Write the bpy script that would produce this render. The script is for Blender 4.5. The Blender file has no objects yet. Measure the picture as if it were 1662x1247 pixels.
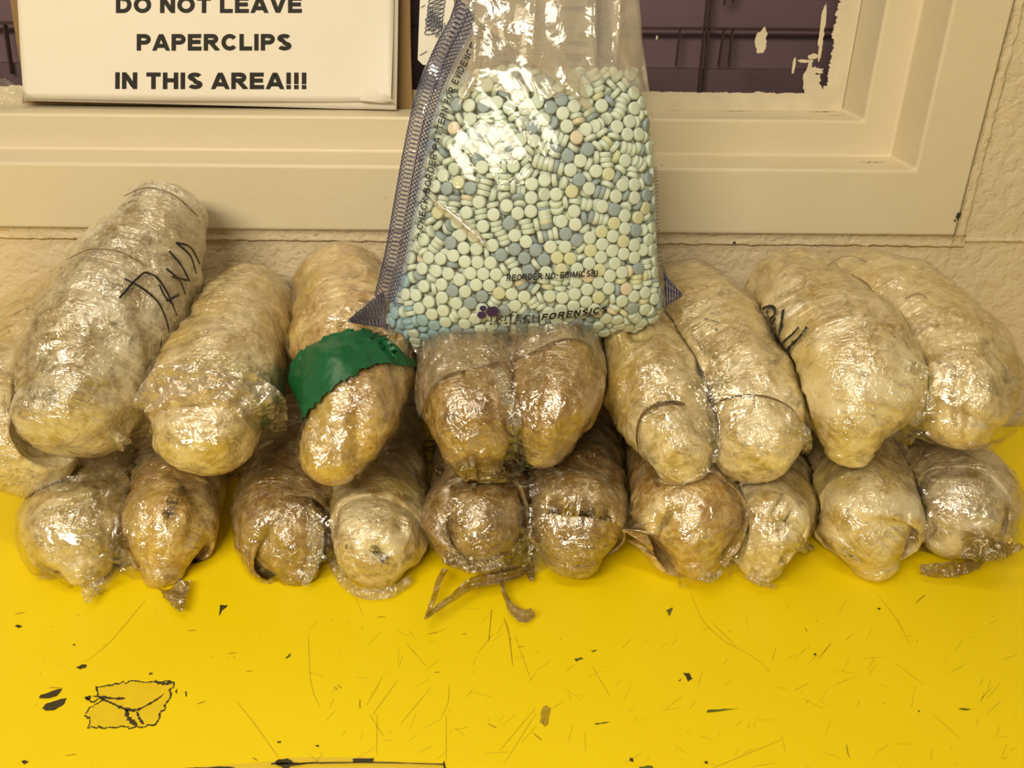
import bpy, bmesh, math, random, base64
import numpy as np
from mathutils import Vector, Matrix, noise

# ------------------------------------------------------------------ camera, world, lights, exposure
S = bpy.context.scene
COL = S.collection
F, W, H = 1356.0, 1662, 1247
CAM = np.array([0.0, -0.663, 0.374])
PITCH, ROLL = math.radians(27.0), math.radians(0.5)
_a = math.pi/2 - PITCH
ROT = np.array([[1, 0, 0], [0, math.cos(_a), -math.sin(_a)], [0, math.sin(_a), math.cos(_a)]]) @ \
      np.array([[math.cos(ROLL), -math.sin(ROLL), 0], [math.sin(ROLL), math.cos(ROLL), 0], [0, 0, 1]])
cd = bpy.data.cameras.new('camera'); cam = bpy.data.objects.new('camera', cd); COL.objects.link(cam)
cd.sensor_fit = 'HORIZONTAL'; cd.sensor_width = 36.0; cd.lens = F*36.0/W; cd.clip_start = 0.01
cam.matrix_world = Matrix.Translation(CAM) @ Matrix(ROT.tolist()).to_4x4()
S.camera = cam

world = bpy.data.worlds.new('room_ambience'); S.world = world; world.use_nodes = True
world.node_tree.nodes['Background'].inputs['Color'].default_value = (1.0, 0.86, 0.62, 1)
world.node_tree.nodes['Background'].inputs['Strength'].default_value = 0.13

def area(name, loc, target, sx, sy, power, col):
    l = bpy.data.lights.new(name, 'AREA'); l.shape = 'RECTANGLE'; l.size = sx; l.size_y = sy; l.energy = power; l.color = col
    o = bpy.data.objects.new(name, l); COL.objects.link(o); o.location = loc
    o.rotation_euler = (Vector(target)-Vector(loc)).to_track_quat('-Z', 'Y').to_euler()
    return o
WARM = (1.0, 0.885, 0.665)
area('ceiling_lamp_front', (-0.50, -1.40, 1.08), (-0.05, -0.1, 0.1), 1.0, 0.28, 23, WARM)
area('ceiling_lamp_overhead', (-0.25, -0.62, 1.60), (-.1, -0.25, 0), 0.9, 0.16, 6.5, WARM)

S.cycles.transparent_max_bounces = 20; S.cycles.max_bounces = 8
S.view_settings.view_transform = 'Standard'; S.view_settings.look = 'None'
S.view_settings.gamma = 1.0; S.view_settings.use_curve_mapping = False; S.view_settings.exposure = 0.0

# ------------------------------------------------------------------ helpers
def ray(px, py): return ROT @ np.array([(px-W/2)/F, -(py-H/2)/F, -1.0])
def atY(px, py, Y):
    d = ray(px, py); return CAM + d*(Y-CAM[1])/d[1]
def atZ(px, py, Z):
    d = ray(px, py); return CAM + d*(Z-CAM[2])/d[2]
def depth(p): return -(ROT.T @ (np.asarray(p)-CAM))[2]
def onplane(px, py, p0, n):
    d = ray(px, py); return CAM + d*(np.dot(np.asarray(p0)-CAM, n)/np.dot(d, n))

def tag(o, label=None, cat=None, group=None, kind=None):
    for k, v in (('label', label), ('category', cat), ('group', group), ('kind', kind)):
        if v: o[k] = v
    return o
def thing(name, loc, label, cat, group=None):
    o = bpy.data.objects.new(name, None); COL.objects.link(o); o.location = loc; o.empty_display_size = .02
    return tag(o, label, cat, group)
def mesh(name, verts, faces, mats, parent=None, smooth=True, midx=None, uvs=None, origin=None):
    """one mesh object; vertices are world coordinates"""
    off = np.array(parent_loc(parent)) if parent else (np.array(origin) if origin is not None else np.zeros(3))
    me = bpy.data.meshes.new(name)
    me.from_pydata([tuple(np.asarray(v, float)-off) for v in verts], [], [tuple(f) for f in faces])
    for m in (mats if isinstance(mats, (list, tuple)) else [mats]): me.materials.append(m)
    if midx is not None: me.polygons.foreach_set('material_index', np.asarray(midx, np.int32))
    me.polygons.foreach_set('use_smooth', [smooth]*len(me.polygons))
    if uvs is not None:
        ul = me.uv_layers.new(name='UVMap'); li = np.zeros(len(me.loops), np.int32); me.loops.foreach_get('vertex_index', li)
        ul.data.foreach_set('uv', np.asarray(uvs, np.float32)[li].ravel())
    me.update()
    o = bpy.data.objects.new(name, me); COL.objects.link(o)
    if parent: o.parent = parent
    else: o.location = off
    return o
def parent_loc(p):
    l = np.array(p.location)
    return l + (parent_loc(p.parent) if p.parent else 0)
def box(lo, hi):
    x0, y0, z0 = lo; x1, y1, z1 = hi
    v = [(x0,y0,z0),(x1,y0,z0),(x1,y1,z0),(x0,y1,z0),(x0,y0,z1),(x1,y0,z1),(x1,y1,z1),(x0,y1,z1)]
    f = [(0,3,2,1),(4,5,6,7),(0,1,5,4),(1,2,6,5),(2,3,7,6),(3,0,4,7)]
    return v, f
def join(parts):
    V, Fc = [], []
    for v, f in parts:
        b = len(V); V += [tuple(x) for x in v]; Fc += [tuple(i+b for i in q) for q in f]
    return V, Fc
def bevel(o, w, seg=2):
    m = o.modifiers.new('bevel', 'BEVEL'); m.width = w; m.segments = seg; m.limit_method = 'ANGLE'; return o
def nz(p, s, seed=0.0): return noise.noise(Vector((p[0]*s+seed, p[1]*s+seed*1.7, p[2]*s-seed)))
def catmull(pts, n):
    P = np.asarray(pts, float); m = len(P)
    t = np.concatenate([[0], np.cumsum(np.linalg.norm(np.diff(P[:, :3], axis=0), axis=1))])
    out = []
    E = np.vstack([2*P[0]-P[1], P, 2*P[-1]-P[-2]])
    for q in np.linspace(0, t[-1], n):
        i = min(max(np.searchsorted(t, q, 'right')-1, 0), m-2); u = (q-t[i])/max(t[i+1]-t[i], 1e-9)
        a, b, c, d = E[i], E[i+1], E[i+2], E[i+3]
        out.append(.5*((2*b)+(c-a)*u+(2*a-5*b+4*c-d)*u*u+(3*b-a-3*c+d)*u**3))
    return np.array(out)

# ------------------------------------------------------------------ materials
class NT:
    def __init__(s, name):
        s.m = bpy.data.materials.new(name); s.m.use_nodes = True; s.t = s.m.node_tree; s.t.nodes.clear()
        s.out = s.t.nodes.new('ShaderNodeOutputMaterial')
    def n(s, typ, **kw):
        nd = s.t.nodes.new('ShaderNode'+typ)
        for k, v in kw.items():
            if k in nd.inputs: s.put(nd.inputs[k], v)
            else: setattr(nd, k, v)
        return nd
    def put(s, inp, v):
        if hasattr(v, 'is_output'): s.t.links.new(v, inp)
        elif isinstance(v, (tuple, list)) and inp.type == 'RGBA' and len(v) == 3: inp.default_value = (*v, 1)
        else: inp.default_value = v
    def noise(s, vec, scale, detail=4, rough=.55, dist=0, typ='FBM', norm=True):
        nd = s.n('TexNoise', noise_type=typ); nd.normalize = norm
        s.put(nd.inputs['Vector'], vec); nd.inputs['Scale'].default_value = scale; nd.inputs['Detail'].default_value = detail
        nd.inputs['Roughness'].default_value = rough; nd.inputs['Distortion'].default_value = dist
        return nd.outputs['Fac']
    def ramp(s, fac, stops):
        r = s.n('ValToRGB'); s.put(r.inputs['Fac'], fac); e = r.color_ramp.elements
        while len(e) < len(stops): e.new(.5)
        for el, (p, c) in zip(e, stops):
            el.position = p; el.color = (*c, 1) if isinstance(c, (tuple, list)) else (c, c, c, 1)
        return r.outputs['Color']
    def mix(s, fac, a, b, mode='MIX'):
        r = s.n('Mix', data_type='RGBA', blend_type=mode)
        s.put(r.inputs[0], fac); s.put(r.inputs[6], a); s.put(r.inputs[7], b); return r.outputs[2]
    def math(s, op, a, b=0.0):
        r = s.n('Math', operation=op); s.put(r.inputs[0], a); s.put(r.inputs[1], b); return r.outputs[0]
    def mapping(s, vec, scale, rot=(0, 0, 0)):
        r = s.n('Mapping'); s.put(r.inputs['Vector'], vec); r.inputs['Scale'].default_value = scale; r.inputs['Rotation'].default_value = rot
        return r.outputs['Vector']
    def bump(s, h, strength, dist, nrm=None):
        r = s.n('Bump'); s.put(r.inputs['Height'], h); r.inputs['Strength'].default_value = strength; r.inputs['Distance'].default_value = dist
        if nrm: s.put(r.inputs['Normal'], nrm)
        return r.outputs['Normal']
    def done(s, sh): s.t.links.new(sh, s.out.inputs['Surface']); return s.m
    def obj(s): return s.n('TexCoord').outputs['Object']
    def uv(s): return s.n('TexCoord').outputs['UV']

def plain(name, col, rough=.5, var=.06, nscale=40, bump=0, bscale=200, spec=.5, metal=0, coat=0):
    t = NT(name); c = t.obj()
    base = t.mix(t.noise(c, nscale, 4), tuple(x*(1-var) for x in col), tuple(min(1, x*(1+var)) for x in col))
    p = t.n('BsdfPrincipled', **{'Base Color': base, 'Roughness': rough, 'Specular IOR Level': spec, 'Metallic': metal, 'Coat Weight': coat})
    if bump: t.put(p.inputs['Normal'], t.bump(t.noise(c, bscale, 5), 1.0, bump))
    return t.done(p.outputs[0])

CREAM = (0.69, 0.60, 0.425)
def m_paint():
    t = NT('cream_gloss_paint'); c = t.obj()
    a = t.noise(c, 14, 5); b = t.noise(t.mapping(c, (6, 40, 260)), 1.0, 4)
    col = t.mix(t.math('MULTIPLY', a, .5), CREAM, (0.62, 0.52, 0.34))
    grime = t.ramp(t.noise(c, 55, 8, .7), [(.0, 1.0), (.66, 1.0), (.78, .72)])
    col = t.mix(1.0, col, grime, 'MULTIPLY')
    p = t.n('BsdfPrincipled', **{'Base Color': col, 'Roughness': .42})
    nb = t.bump(t.noise(c, 60, 4), .5, .0008); nb = t.bump(b, .5, .0003, nb)
    t.put(p.inputs['Normal'], nb)
    return t.done(p.outputs[0])
def m_block():
    t = NT('painted_cinder_block'); c = t.obj()
    col = t.mix(t.noise(c, 18, 5), (0.70, 0.585, 0.40), (0.60, 0.49, 0.32))
    pits = t.ramp(t.noise(c, 90, 4, .6, .4), [(.0, 1.0), (.67, 1.0), (.74, .45)])
    col = t.mix(1.0, col, pits, 'MULTIPLY')
    p = t.n('BsdfPrincipled', **{'Base Color': col, 'Roughness': .5})
    lum = t.ramp(t.noise(c, 120, 3, .5, .3), [(.40, 0.0), (.52, .55), (.70, .75), (.78, 1.0)])
    h = t.math('ADD', t.math('MULTIPLY', lum, .8), t.math('MULTIPLY', t.noise(c, 330, 3, .5), .18))
    big = t.noise(c, 28, 3)
    nb = t.bump(big, .6, .004)
    t.put(p.inputs['Normal'], t.bump(h, .6, .0018, nb))
    return t.done(p.outputs[0])
def m_table():
    t = NT('yellow_painted_top'); c = t.obj()
    col = t.mix(t.noise(c, 9, 5), (0.88, 0.665, 0.001), (0.82, 0.605, 0.001))
    sc = t.ramp(t.noise(t.mapping(c, (30, 260, 1), (0, 0, .7)), 1.0, 6, .6, .6), [(0, 1.0), (.69, 1.0), (.80, .80)])
    sp = t.ramp(t.noise(c, 420, 2), [(0, 1.0), (.74, 1.0), (.80, .75)])
    col = t.mix(1.0, t.mix(1.0, col, sc, 'MULTIPLY'), sp, 'MULTIPLY')
    p = t.n('BsdfPrincipled', **{'Base Color': col, 'Roughness': t.ramp(t.noise(c, 30, 6), [(.3, .38), (.7, .55)]), 'Specular IOR Level': .35})
    t.put(p.inputs['Normal'], t.bump(t.noise(c, 120, 4), .5, .0002))
    return t.done(p.outputs[0])
def m_roll(name, pale, amber, amount, dirt, seed, yellow=.25):
    """cling-film wrapped bundle: mottled pale/amber powder under many layers of wrinkled shiny film"""
    t = NT(name); c0 = t.n('TexCoord').outputs['Object']
    mp = t.n('Mapping'); t.put(mp.inputs['Vector'], c0); mp.inputs['Location'].default_value = (seed, seed*.7, -seed)
    c = mp.outputs['Vector']; uv = t.uv()
    big = t.noise(c, 24, 6, .62, 1.0)
    f = t.ramp(big, [(max(0, .60-amount*.45), 0.0), (min(1, .72-amount*.36), 1.0)])
    col = t.mix(f, pale, amber)
    ol = t.noise(t.mapping(c, (1, 1, 1), (.4, .2, 1)), 52, 5, .65, 1.5)
    col = t.mix(t.ramp(ol, [(.50, 0.0), (.68, .9)]), col, tuple(x*.48 for x in amber))
    fine = t.noise(c, 120, 5, .65, 1.2)
    col = t.mix(t.ramp(fine, [(.46, 0.0), (.72, .75)]), col, tuple(min(1, x*1.12+.05) for x in pale))
    yel = t.ramp(t.noise(c, 17, 3), [(.5, 0.0), (.75, yellow*2)])
    col = t.mix(yel, col, (0.60, 0.43, 0.08))
    lt = t.noise(t.mapping(uv, (6, 60, 1), (0, 0, -.3)), 1.0, 5, .6, 2.4)
    col = t.mix(t.ramp(lt, [(.60, 0.0), (.68, .5)]), col, (0.80, 0.72, 0.54))
    st = t.noise(t.mapping(uv, (5, 34, 1), (0, 0, .25)), 1.0, 7, .68, 1.6)
    col = t.mix(t.ramp(st, [(.60, 0.0), (.74, dirt)]), col, (0.10, 0.065, 0.03))
    bl = t.noise(c, 60, 5, .7, .5)
    col = t.mix(t.ramp(bl, [(.66, 0.0), (.76, dirt*.9)]), col, (0.16, 0.11, 0.05))
    sv = t.mapping(uv, (4, 24, 1), (0, 0, -.35))
    w1 = t.noise(sv, 1.0, 3, .5, 1.8); w2 = t.noise(c, 95, 2, .45, 1.6)
    cr = t.math('SUBTRACT', 1.0, t.math('ABSOLUTE', t.math('MULTIPLY', t.math('SUBTRACT', t.noise(c, 70, 3, .6, 2.5), .5), 7.0)))
    cr = t.math('MAXIMUM', cr, 0.0)
    wc = t.n('VectorMath', operation='ADD'); t.put(wc.inputs[0], t.mapping(c, (1, 1, 1), (.5, .3, .2)))
    wn_ = t.n('TexNoise'); t.put(wn_.inputs['Vector'], c); wn_.inputs['Scale'].default_value = 40; ws = t.n('VectorMath', operation='SCALE'); t.put(ws.inputs[0], wn_.outputs['Color']); ws.inputs['Scale'].default_value = .030
    t.put(wc.inputs[1], ws.outputs[0])
    vo = t.n('TexVoronoi'); t.put(vo.inputs['Vector'], wc.outputs[0]); vo.inputs['Scale'].default_value = 95
    h = t.math('ADD', t.math('ADD', t.math('MULTIPLY', w1, .8), t.math('MULTIPLY', w2, .5)), t.math('MULTIPLY', cr, .10))
    stk = t.noise(t.mapping(uv, (2.5, 75, 1), (0, 0, -.12)), 1.0, 3, .5, 1.2)
    h2 = t.math('ADD', t.math('ADD', t.math('MULTIPLY', h, .7), t.math('MULTIPLY', vo.outputs['Distance'], .32)), t.math('MULTIPLY', stk, .40))
    n1 = t.bump(h, .5, .002); n2 = t.bump(h2, 1.0, .0037)
    p = t.n('BsdfPrincipled', **{'Base Color': col, 'Roughness': .42, 'Specular IOR Level': .4, 'Coat Weight': 1.0, 'Coat Roughness': .05, 'Coat IOR': 2.5,
                                 'Subsurface Weight': .12, 'Subsurface Radius': (.006, .004, .002), 'Subsurface Scale': 1.0})
    t.put(p.inputs['Normal'], n1); t.put(p.inputs['Coat Normal'], n2)
    return t.done(p.outputs[0])
def m_film(name, tint=(.95, .90, .80), milk=.05, lines=.25, gloss=.10, bump=.004, scale=150, fres=1.0, crinkle=1.0, diff=(0.78, 0.70, 0.55)):
    t = NT(name); c = t.obj()
    w = t.noise(c, scale, 3, .5, 2.4); w2 = t.noise(c, scale*.35, 2, .5, 1.5)
    wn_ = t.n('TexNoise'); t.put(wn_.inputs['Vector'], c); wn_.inputs['Scale'].default_value = scale*.6; ws = t.n('VectorMath', operation='SCALE'); t.put(ws.inputs[0], wn_.outputs['Color']); ws.inputs['Scale'].default_value = 1.6/scale
    wc = t.n('VectorMath', operation='ADD'); t.put(wc.inputs[0], c); t.put(wc.inputs[1], ws.outputs[0])
    vo = t.n('TexVoronoi'); t.put(vo.inputs['Vector'], wc.outputs[0]); vo.inputs['Scale'].default_value = scale
    h = t.math('ADD', t.math('ADD', t.math('MULTIPLY', w, .5), t.math('MULTIPLY', w2, 1.2)), t.math('MULTIPLY', vo.outputs['Distance'], .8*crinkle))
    nb = t.bump(h, 1.0, bump)
    tr = t.n('BsdfTransparent', Color=tint)
    df = t.n('BsdfDiffuse', Color=diff, Normal=nb)
    mk = t.ramp(w, [(.50, milk), (.60, milk+lines), (.68, milk)])
    m1 = t.n('MixShader'); t.put(m1.inputs[0], mk); t.put(m1.inputs[1], tr.outputs[0]); t.put(m1.inputs[2], df.outputs[0])
    gl = t.n('BsdfGlossy', Roughness=gloss, Normal=nb, Color=(1, 1, 1))
    lw = t.n('LayerWeight', Blend=.5)
    fr = t.math('ADD', .07, t.math('MULTIPLY', t.math('POWER', lw.outputs['Facing'], 4.0), .32))
    m2 = t.n('MixShader'); t.put(m2.inputs[0], t.math('MINIMUM', t.math('MULTIPLY', fr, fres), .8)); t.put(m2.inputs[1], m1.outputs[0]); t.put(m2.inputs[2], gl.outputs[0])
    return t.done(m2.outputs[0])

M_PAINT, M_BLOCK, M_TABLE = m_paint(), m_block(), m_table()
M_BLACK = plain('black_mark', (0.045, 0.034, 0.008), .6, .5, 500)
M_SCUFF = plain('brown_scuff', (0.42, 0.28, 0.01), .6, .25, 300)
M_FAINT = plain('faint_scratch', (0.58, 0.40, 0.004), .5, .1, 300)
M_GREENMK = plain('dark_green_mark', (0.10, 0.12, 0.01), .6, .3, 300)
M_RESIDUE = plain('tape_residue', (0.76, 0.545, 0.006), .4, .12, 120)
M_INK = plain('marker_ink', (0.012, 0.010, 0.010), .35, coat=.6)

# ------------------------------------------------------------------ setting: wall, window frame, floor
XF, ZF0, ZF1 = 0.358, 0.176, 0.229          # outer face of the steel window frame
Z2, Z3 = 0.258, 0.271
Y0, Y1, Y2 = -0.004, 0.045, 0.097
X1, X2, X3 = 0.314, 0.286, 0.272
XL, ZT = -0.95, 0.95
v, f = join([box((-1.3, 0.0, -0.75), (1.3, 0.16, ZF0-.006)), box((XF+.003, 0.0, ZF0-.006), (1.3, 0.16, 1.35)),
             box((-1.3, 0.0, ZT+.04), (XF+.003, .16, 1.35)), box((-1.3, 0.0, ZF0-.006), (XL-.044, .16, ZT+.04))])
tag(mesh('wall_back', v, f, M_BLOCK, smooth=False), kind='structure')
# mortar course and caulk bead
def bead(pts, r, n=7):
    P = catmull(pts, 60); V, Fc = [], []
    for i, p in enumerate(P):
        rr = r*(1+.45*noise.noise(Vector(p)*90)+.25*noise.noise(Vector(p)*260))
        T = P[min(i+1, len(P)-1)]-P[max(i-1, 0)]; T /= np.linalg.norm(T)
        a = np.cross(T, (0, 1, 0)); a /= np.linalg.norm(a); b = np.array((0, -1., 0))
        for k in range(n):
            t = math.pi*k/(n-1); V.append(p+rr*(math.cos(t)*a*1.3+math.sin(t)*b))
    for i in range(len(P)-1):
        for k in range(n-1): Fc.append((i*n+k, i*n+k+1, (i+1)*n+k+1, (i+1)*n+k))
    return V, Fc
def lip(pts, out, d0, d1, w0, w1):
    """sloping caulk from the frame face to the wall along pts; out = direction away from the frame"""
    P = np.array(pts, float); n = 260; Q = np.stack([np.interp(np.linspace(0, 1, n), np.linspace(0, 1, len(P)), P[:, k]) for k in range(3)], 1); V = []; o = np.array(out, float)
    for q in Q:
        j = .0012*noise.noise(Vector(q)*120)+.0008*noise.noise(Vector(q)*300)
        for e, y in ((w0, d0), (w0+.0015, d0*.45), ((w0+w1)*.5, d0*.40), (w1-.0015+j, d0*.55), (w1-.0004+j, d0*.50), (w1+j, d1)): V.append((*(q+o*e)[[0]], y, (q+o*e)[2]))
    return V, grid_faces(n, 6, False)
def grid_faces(m, n, closed=True):
    Fs = []
    for i in range(m-1):
        for k in range(n if closed else n-1): Fs.append((i*n+k, i*n+(k+1) % n, (i+1)*n+(k+1) % n, (i+1)*n+k))
    return Fs
v, f = join([lip([(-.99, 0, ZF0), (XF+.010, 0, ZF0)], (0, 0, -1), -.0045, -.0002, -.001, .0095), lip([(XF, 0, ZF0-.009), (XF, 0, ZT)], (1, 0, 0), -.0045, -.0002, -.001, .0085),
             bead([(XF+.006, -.0001, .172), (.6, -.0001, .173), (1.29, -.0001, .173)], .0018)])
tag(mesh('trim_1', v, f, M_BLOCK), kind='structure')
M_CAULK = plain('grey_caulk', (0.42, 0.36, 0.27), .6, .25, 80)
v, f = bead([(-1.2, -.001, .004), (0, -.001, .004), (1.2, -.001, .004)], .006)
tag(mesh('trim_2', v, f, M_CAULK), kind='structure')

wn = thing('window_1', (0, 0, ZF0), None, None); wn['kind'] = 'structure'
def ringframe(xr, xl, zb, zt, y):            # rectangle loop at depth y
    return [(xl, y, zb), (xr, y, zb), (xr, y, zt), (xl, y, zt)]
loops = [ringframe(XF, XL-.044, ZF0, ZT+.04, .02), ringframe(XF, XL-.044, ZF0, ZT+.04, Y0), ringframe(X1, XL, ZF1, ZT, Y0),
         ringframe(X1, XL, ZF1, ZT, Y1), ringframe(X2, XL+.028, Z2, ZT-.03, Y1), ringframe(X2, XL+.028, Z2, ZT-.03, Y2)]
V = [p for l in loops for p in l]; Fc = []
for i in range(len(loops)-1):
    for k in range(4):
        a, b = i*4+k, i*4+(k+1) % 4; Fc.append((a, b, b+4, a+4))
fr = mesh('window_frame', V, Fc, M_PAINT, wn, smooth=False); bevel(fr, .0022, 3)
# putty band around the pane: flaked ragged inner edge, paint smears on the glass
rnd = random.Random(5)
def ragged_band(edge0, edge1, y, nrm_in, amp, n=150, th=.0012):
    V, Fc = [], []
    for i in range(n+1):
        t = i/n; p = np.array(edge0)*(1-t)+np.array(edge1)*t
        d = amp*(.25+.9*max(0, noise.noise(Vector(p)*75))+.3*noise.noise(Vector(p)*330+Vector((3, 1, 2))))+rnd.random()*amp*.22
        o = p-np.array(nrm_in)*.0135; q = p+np.array(nrm_in)*d
        V += [o+(0, -th*1.2, 0), q+(0, -th, 0), q+(0, 0, 0)]
    for i in range(n):
        for k in range(2): Fc.append((i*3+k, i*3+k+1, i*3+k+4, i*3+k+3))
    return V, Fc
M_FLAKE = plain('flaked_paint', (0.64, 0.56, 0.41), .6, .14, 70, .0003, 220)
v, f = join([ragged_band((XL, Y2, Z3), (X3, Y2, Z3), Y2, (0, 0, 1), .0022, 1300), ragged_band((X3, Y2, Z3-.0135), (X3, Y2, ZT-.04), Y2, (-1, 0, 0), .0065, 800)])
mesh('putty', v, f, M_FLAKE, wn, smooth=False)
def blob(cx, cz, rx, rz, y, seed, n=26, rough=.45):
    V = [(cx, y, cz)]
    for k in range(n):
        t = 2*math.pi*k/n; r = 1+rough*noise.noise(Vector((math.cos(t)*1.3+seed, math.sin(t)*1.3, seed*2)))+rough*.8*noise.noise(Vector((math.cos(t)*4+seed, math.sin(t)*4, 7)))
        V.append((cx+rx*r*math.cos(t), y, cz+rz*r*math.sin(t)))
    return V, [(0, 1+(k+1) % n, 1+k) for k in range(n)]
sm = []
for i, (px, py, rx, rz) in enumerate([(1236, 68, .005, .0085), (1066, 61, .0008, .0016), (1325, 115, .006, .002), (1318, 92, .004, .0022), (1331, 80, .0016, .008),
                                      (1312, 128, .0045, .012), (1321, 138, .006, .009), (1288, 106, .0012, .006), (1308, 99, .006, .0012), (1332, 60, .002, .006), (1336, 35, .002, .012), (1346, 150, .01, .006)]):
    p = atY(px, py, Y2-.0002); sm.append(blob(p[0], p[2], rx*1.05, rz*1.05, Y2-.0004-i*.00006, i*3.1))
v, f = join(sm); mesh('paint_smear', v, f, M_FLAKE, wn, smooth=False)
t = NT('window_glass'); fs = t.n('Fresnel', IOR=1.45); gl = t.n('BsdfGlossy', Roughness=.03); tr = t.n('BsdfTransparent', Color=(.86, .83, .86))
ms = t.n('MixShader'); t.put(ms.inputs[0], fs.outputs[0]); t.put(ms.inputs[1], tr.outputs[0]); t.put(ms.inputs[2], gl.outputs[0]); M_GLASS = t.done(ms.outputs[0])
v, f = box((XL-.01, Y2, Z3-.012), (X3+.012, Y2+.004, ZT-.02)); mesh('glass_pane', v, f, M_GLASS, wn, smooth=False)

gr = []
for i, (px, py, rx, rz) in enumerate([(1192, 394, .0014, .0009), (1556, 350, .0016, .0032), (1550, 358, .0008, .001)]):
    p = atY(px, py, -.0062); gr.append(blob(p[0], p[2], rx, rz, -.0062, i*2.3))
v, f = join(gr); mesh('paint_chip', v, f, plain('black_chip', (0.03, 0.02, 0.012), .7), wn, smooth=False)
gr = []
for i, (x0, x1, py, w, z) in enumerate([(1308, 1362, 181, .0016, Z2), (1080, 1110, 179, .0007, Z2), (1160, 1230, 180, .0008, Z2), (1392, 1440, 263, .0010, ZF1), (1070, 1078, 268, .0008, ZF1), (1340, 1372, 187, .0008, Z2)]):
    P = [atZ(x0+(x1-x0)*k/14, py+1.5*noise.noise(Vector((k*.9, i, 0))), z+.0003) for k in range(15)]; V = []
    for k, p in enumerate(P):
        ww = w*(.25+1.3*abs(noise.noise(Vector((k*.7, i*3.3, 1)))))*math.sin(math.pi*(k+.4)/14.8); V += [p+np.array((0, ww, 0)), p-np.array((0, ww, 0))]
    gr.append((V, [(2*k, 2*k+1, 2*k+3, 2*k+2) for k in range(14)]))
v, f = join(gr); mesh('grime', v, f, plain('brown_grime', (0.16, 0.10, 0.04), .8, .3, 300), wn, smooth=False)

# beyond the glass: a dim room with purple-grey panels and brown bars
M_PURPLE = plain('purple_grey_panel', (0.36, 0.26, 0.27), .6, .10, 30)
M_PURPLE2 = plain('darker_purple_panel', (0.29, 0.21, 0.215), .6, .10, 30)
M_BAR = plain('brown_bar', (0.13, 0.078, 0.062), .5)
YB = .19
v, f = box((-1.25, YB, -.2), (1.25, YB+.02, 1.35)); tag(mesh('wall_beyond', v, f, M_PURPLE, smooth=False), kind='structure')
zl = atY(1150, 110, YB)[2]
v, f = box((-1.2, YB-.012, -.1), (1.2, YB-.0005, zl)); tag(mesh('panel_rail', v, f, M_PURPLE2, smooth=False, origin=(0, YB, zl)), 'dark purple lower panel seen through the window, under the brown bars', 'panel', kind='structure')
M_GR = thing('window_grille', (0.15, YB-.03, zl), 'thin dark brown bars crossing behind the window pane', 'grille')
def barpx(x0, y0, x1, y1, wpx, Y):
    a, b = atY(x0, y0, Y), atY(x1, y1, Y); w = wpx*depth(a)/F/2
    d = (b-a)/np.linalg.norm(b-a); s = np.cross(d, (0, 1, 0)); V = []
    for p in (a, b):
        for yy in (-.003, .003):
            for k in (-1, 1): V.append(p+s*w*k+np.array((0, yy, 0)))
    return V, [(0, 1, 3, 2), (4, 6, 7, 5), (0, 4, 5, 1), (2, 3, 7, 6), (0, 2, 6, 4), (1, 5, 7, 3)]
for (x0, y0, x1, y1, w) in [(600, 42, 1400, 49, 6), (-200, 36, 120, 38, 6), (1154, -60, 1133, 150, 3.4), (1160, -60, 1140, 150, 3.4), (1104, 47, 1097, 107, 3), (1175, 47, 1166, 108, 3), (1189, 47, 1183, 108, 3), (1196, -40, 1190, 4, 3), (1180, -40, 1176, 8, 3), (8, 40, 20, 120, 3.5)]:
    v, f = barpx(x0, y0, x1, y1, w*.75, YB-.016); mesh('bar', v, f, M_BAR, M_GR, smooth=False)
v, f = box((-1.3, -1.6, -.77), (1.3, .16, -.75)); M_FLOOR = plain('grey_floor', (0.25, 0.23, 0.2), .6)
tag(mesh('floor', v, f, M_FLOOR, smooth=False), kind='structure')

# ------------------------------------------------------------------ table
tb = thing('table', (0, -.36, -.75), 'long table with a scuffed bright yellow painted top against the wall', 'table')
V, Fc, MI = [], [], []
def addp(vf, mi):
    b = len(V); V.extend(vf[0]); Fc.extend(tuple(i+b for i in q) for q in vf[1]); MI.extend([mi]*len(vf[1]))
addp(box((-1.15, -.70, -.028), (1.15, -.0015, 0)), 0)
rnd = random.Random(11)
def poly(pts, z=.0002):
    P = [atZ(px, py, z) for px, py in pts]; c = sum(P)/len(P)
    return [c]+P, [(0, 1+(k+1) % len(P), 1+k) for k in range(len(P))]
def jag(pts, amp, seed, z=.0002, sub=6):
    out = []
    r = random.Random(seed)
    for i in range(len(pts)):
        a, b = np.array(pts[i], float), np.array(pts[(i+1) % len(pts)], float)
        for k in range(sub):
            out.append(a+(b-a)*k/sub+np.array((r.uniform(-amp, amp), r.uniform(-amp, amp)))*(1 if k else 0))
    return poly(out, z)
def stroke(pts, w, z=.0002, seed=0, jit=0.25, taper=True):
    """ribbon on the table through pixel points"""
    P = np.array([atZ(px, py, z) for px, py in pts]); n = max(6, 5*len(P)); P = catmull(P, n)
    r = random.Random(seed); L, Fs = [], []
    for i, p in enumerate(P):
        T = P[min(i+1, n-1)]-P[max(i-1, 0)]; s = np.array((-T[1], T[0], 0)); s /= np.linalg.norm(s)+1e-9
        ww = w*depth(p)/F/2*(1+r.uniform(-jit, jit))*((math.sin(math.pi*(i+.6)/(n+.2))**.4) if taper else 1)
        L += [p+s*ww, p-s*ww]
    for i in range(n-1): Fs.append((2*i, 2*i+1, 2*i+3, 2*i+2))
    return L, Fs
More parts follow.
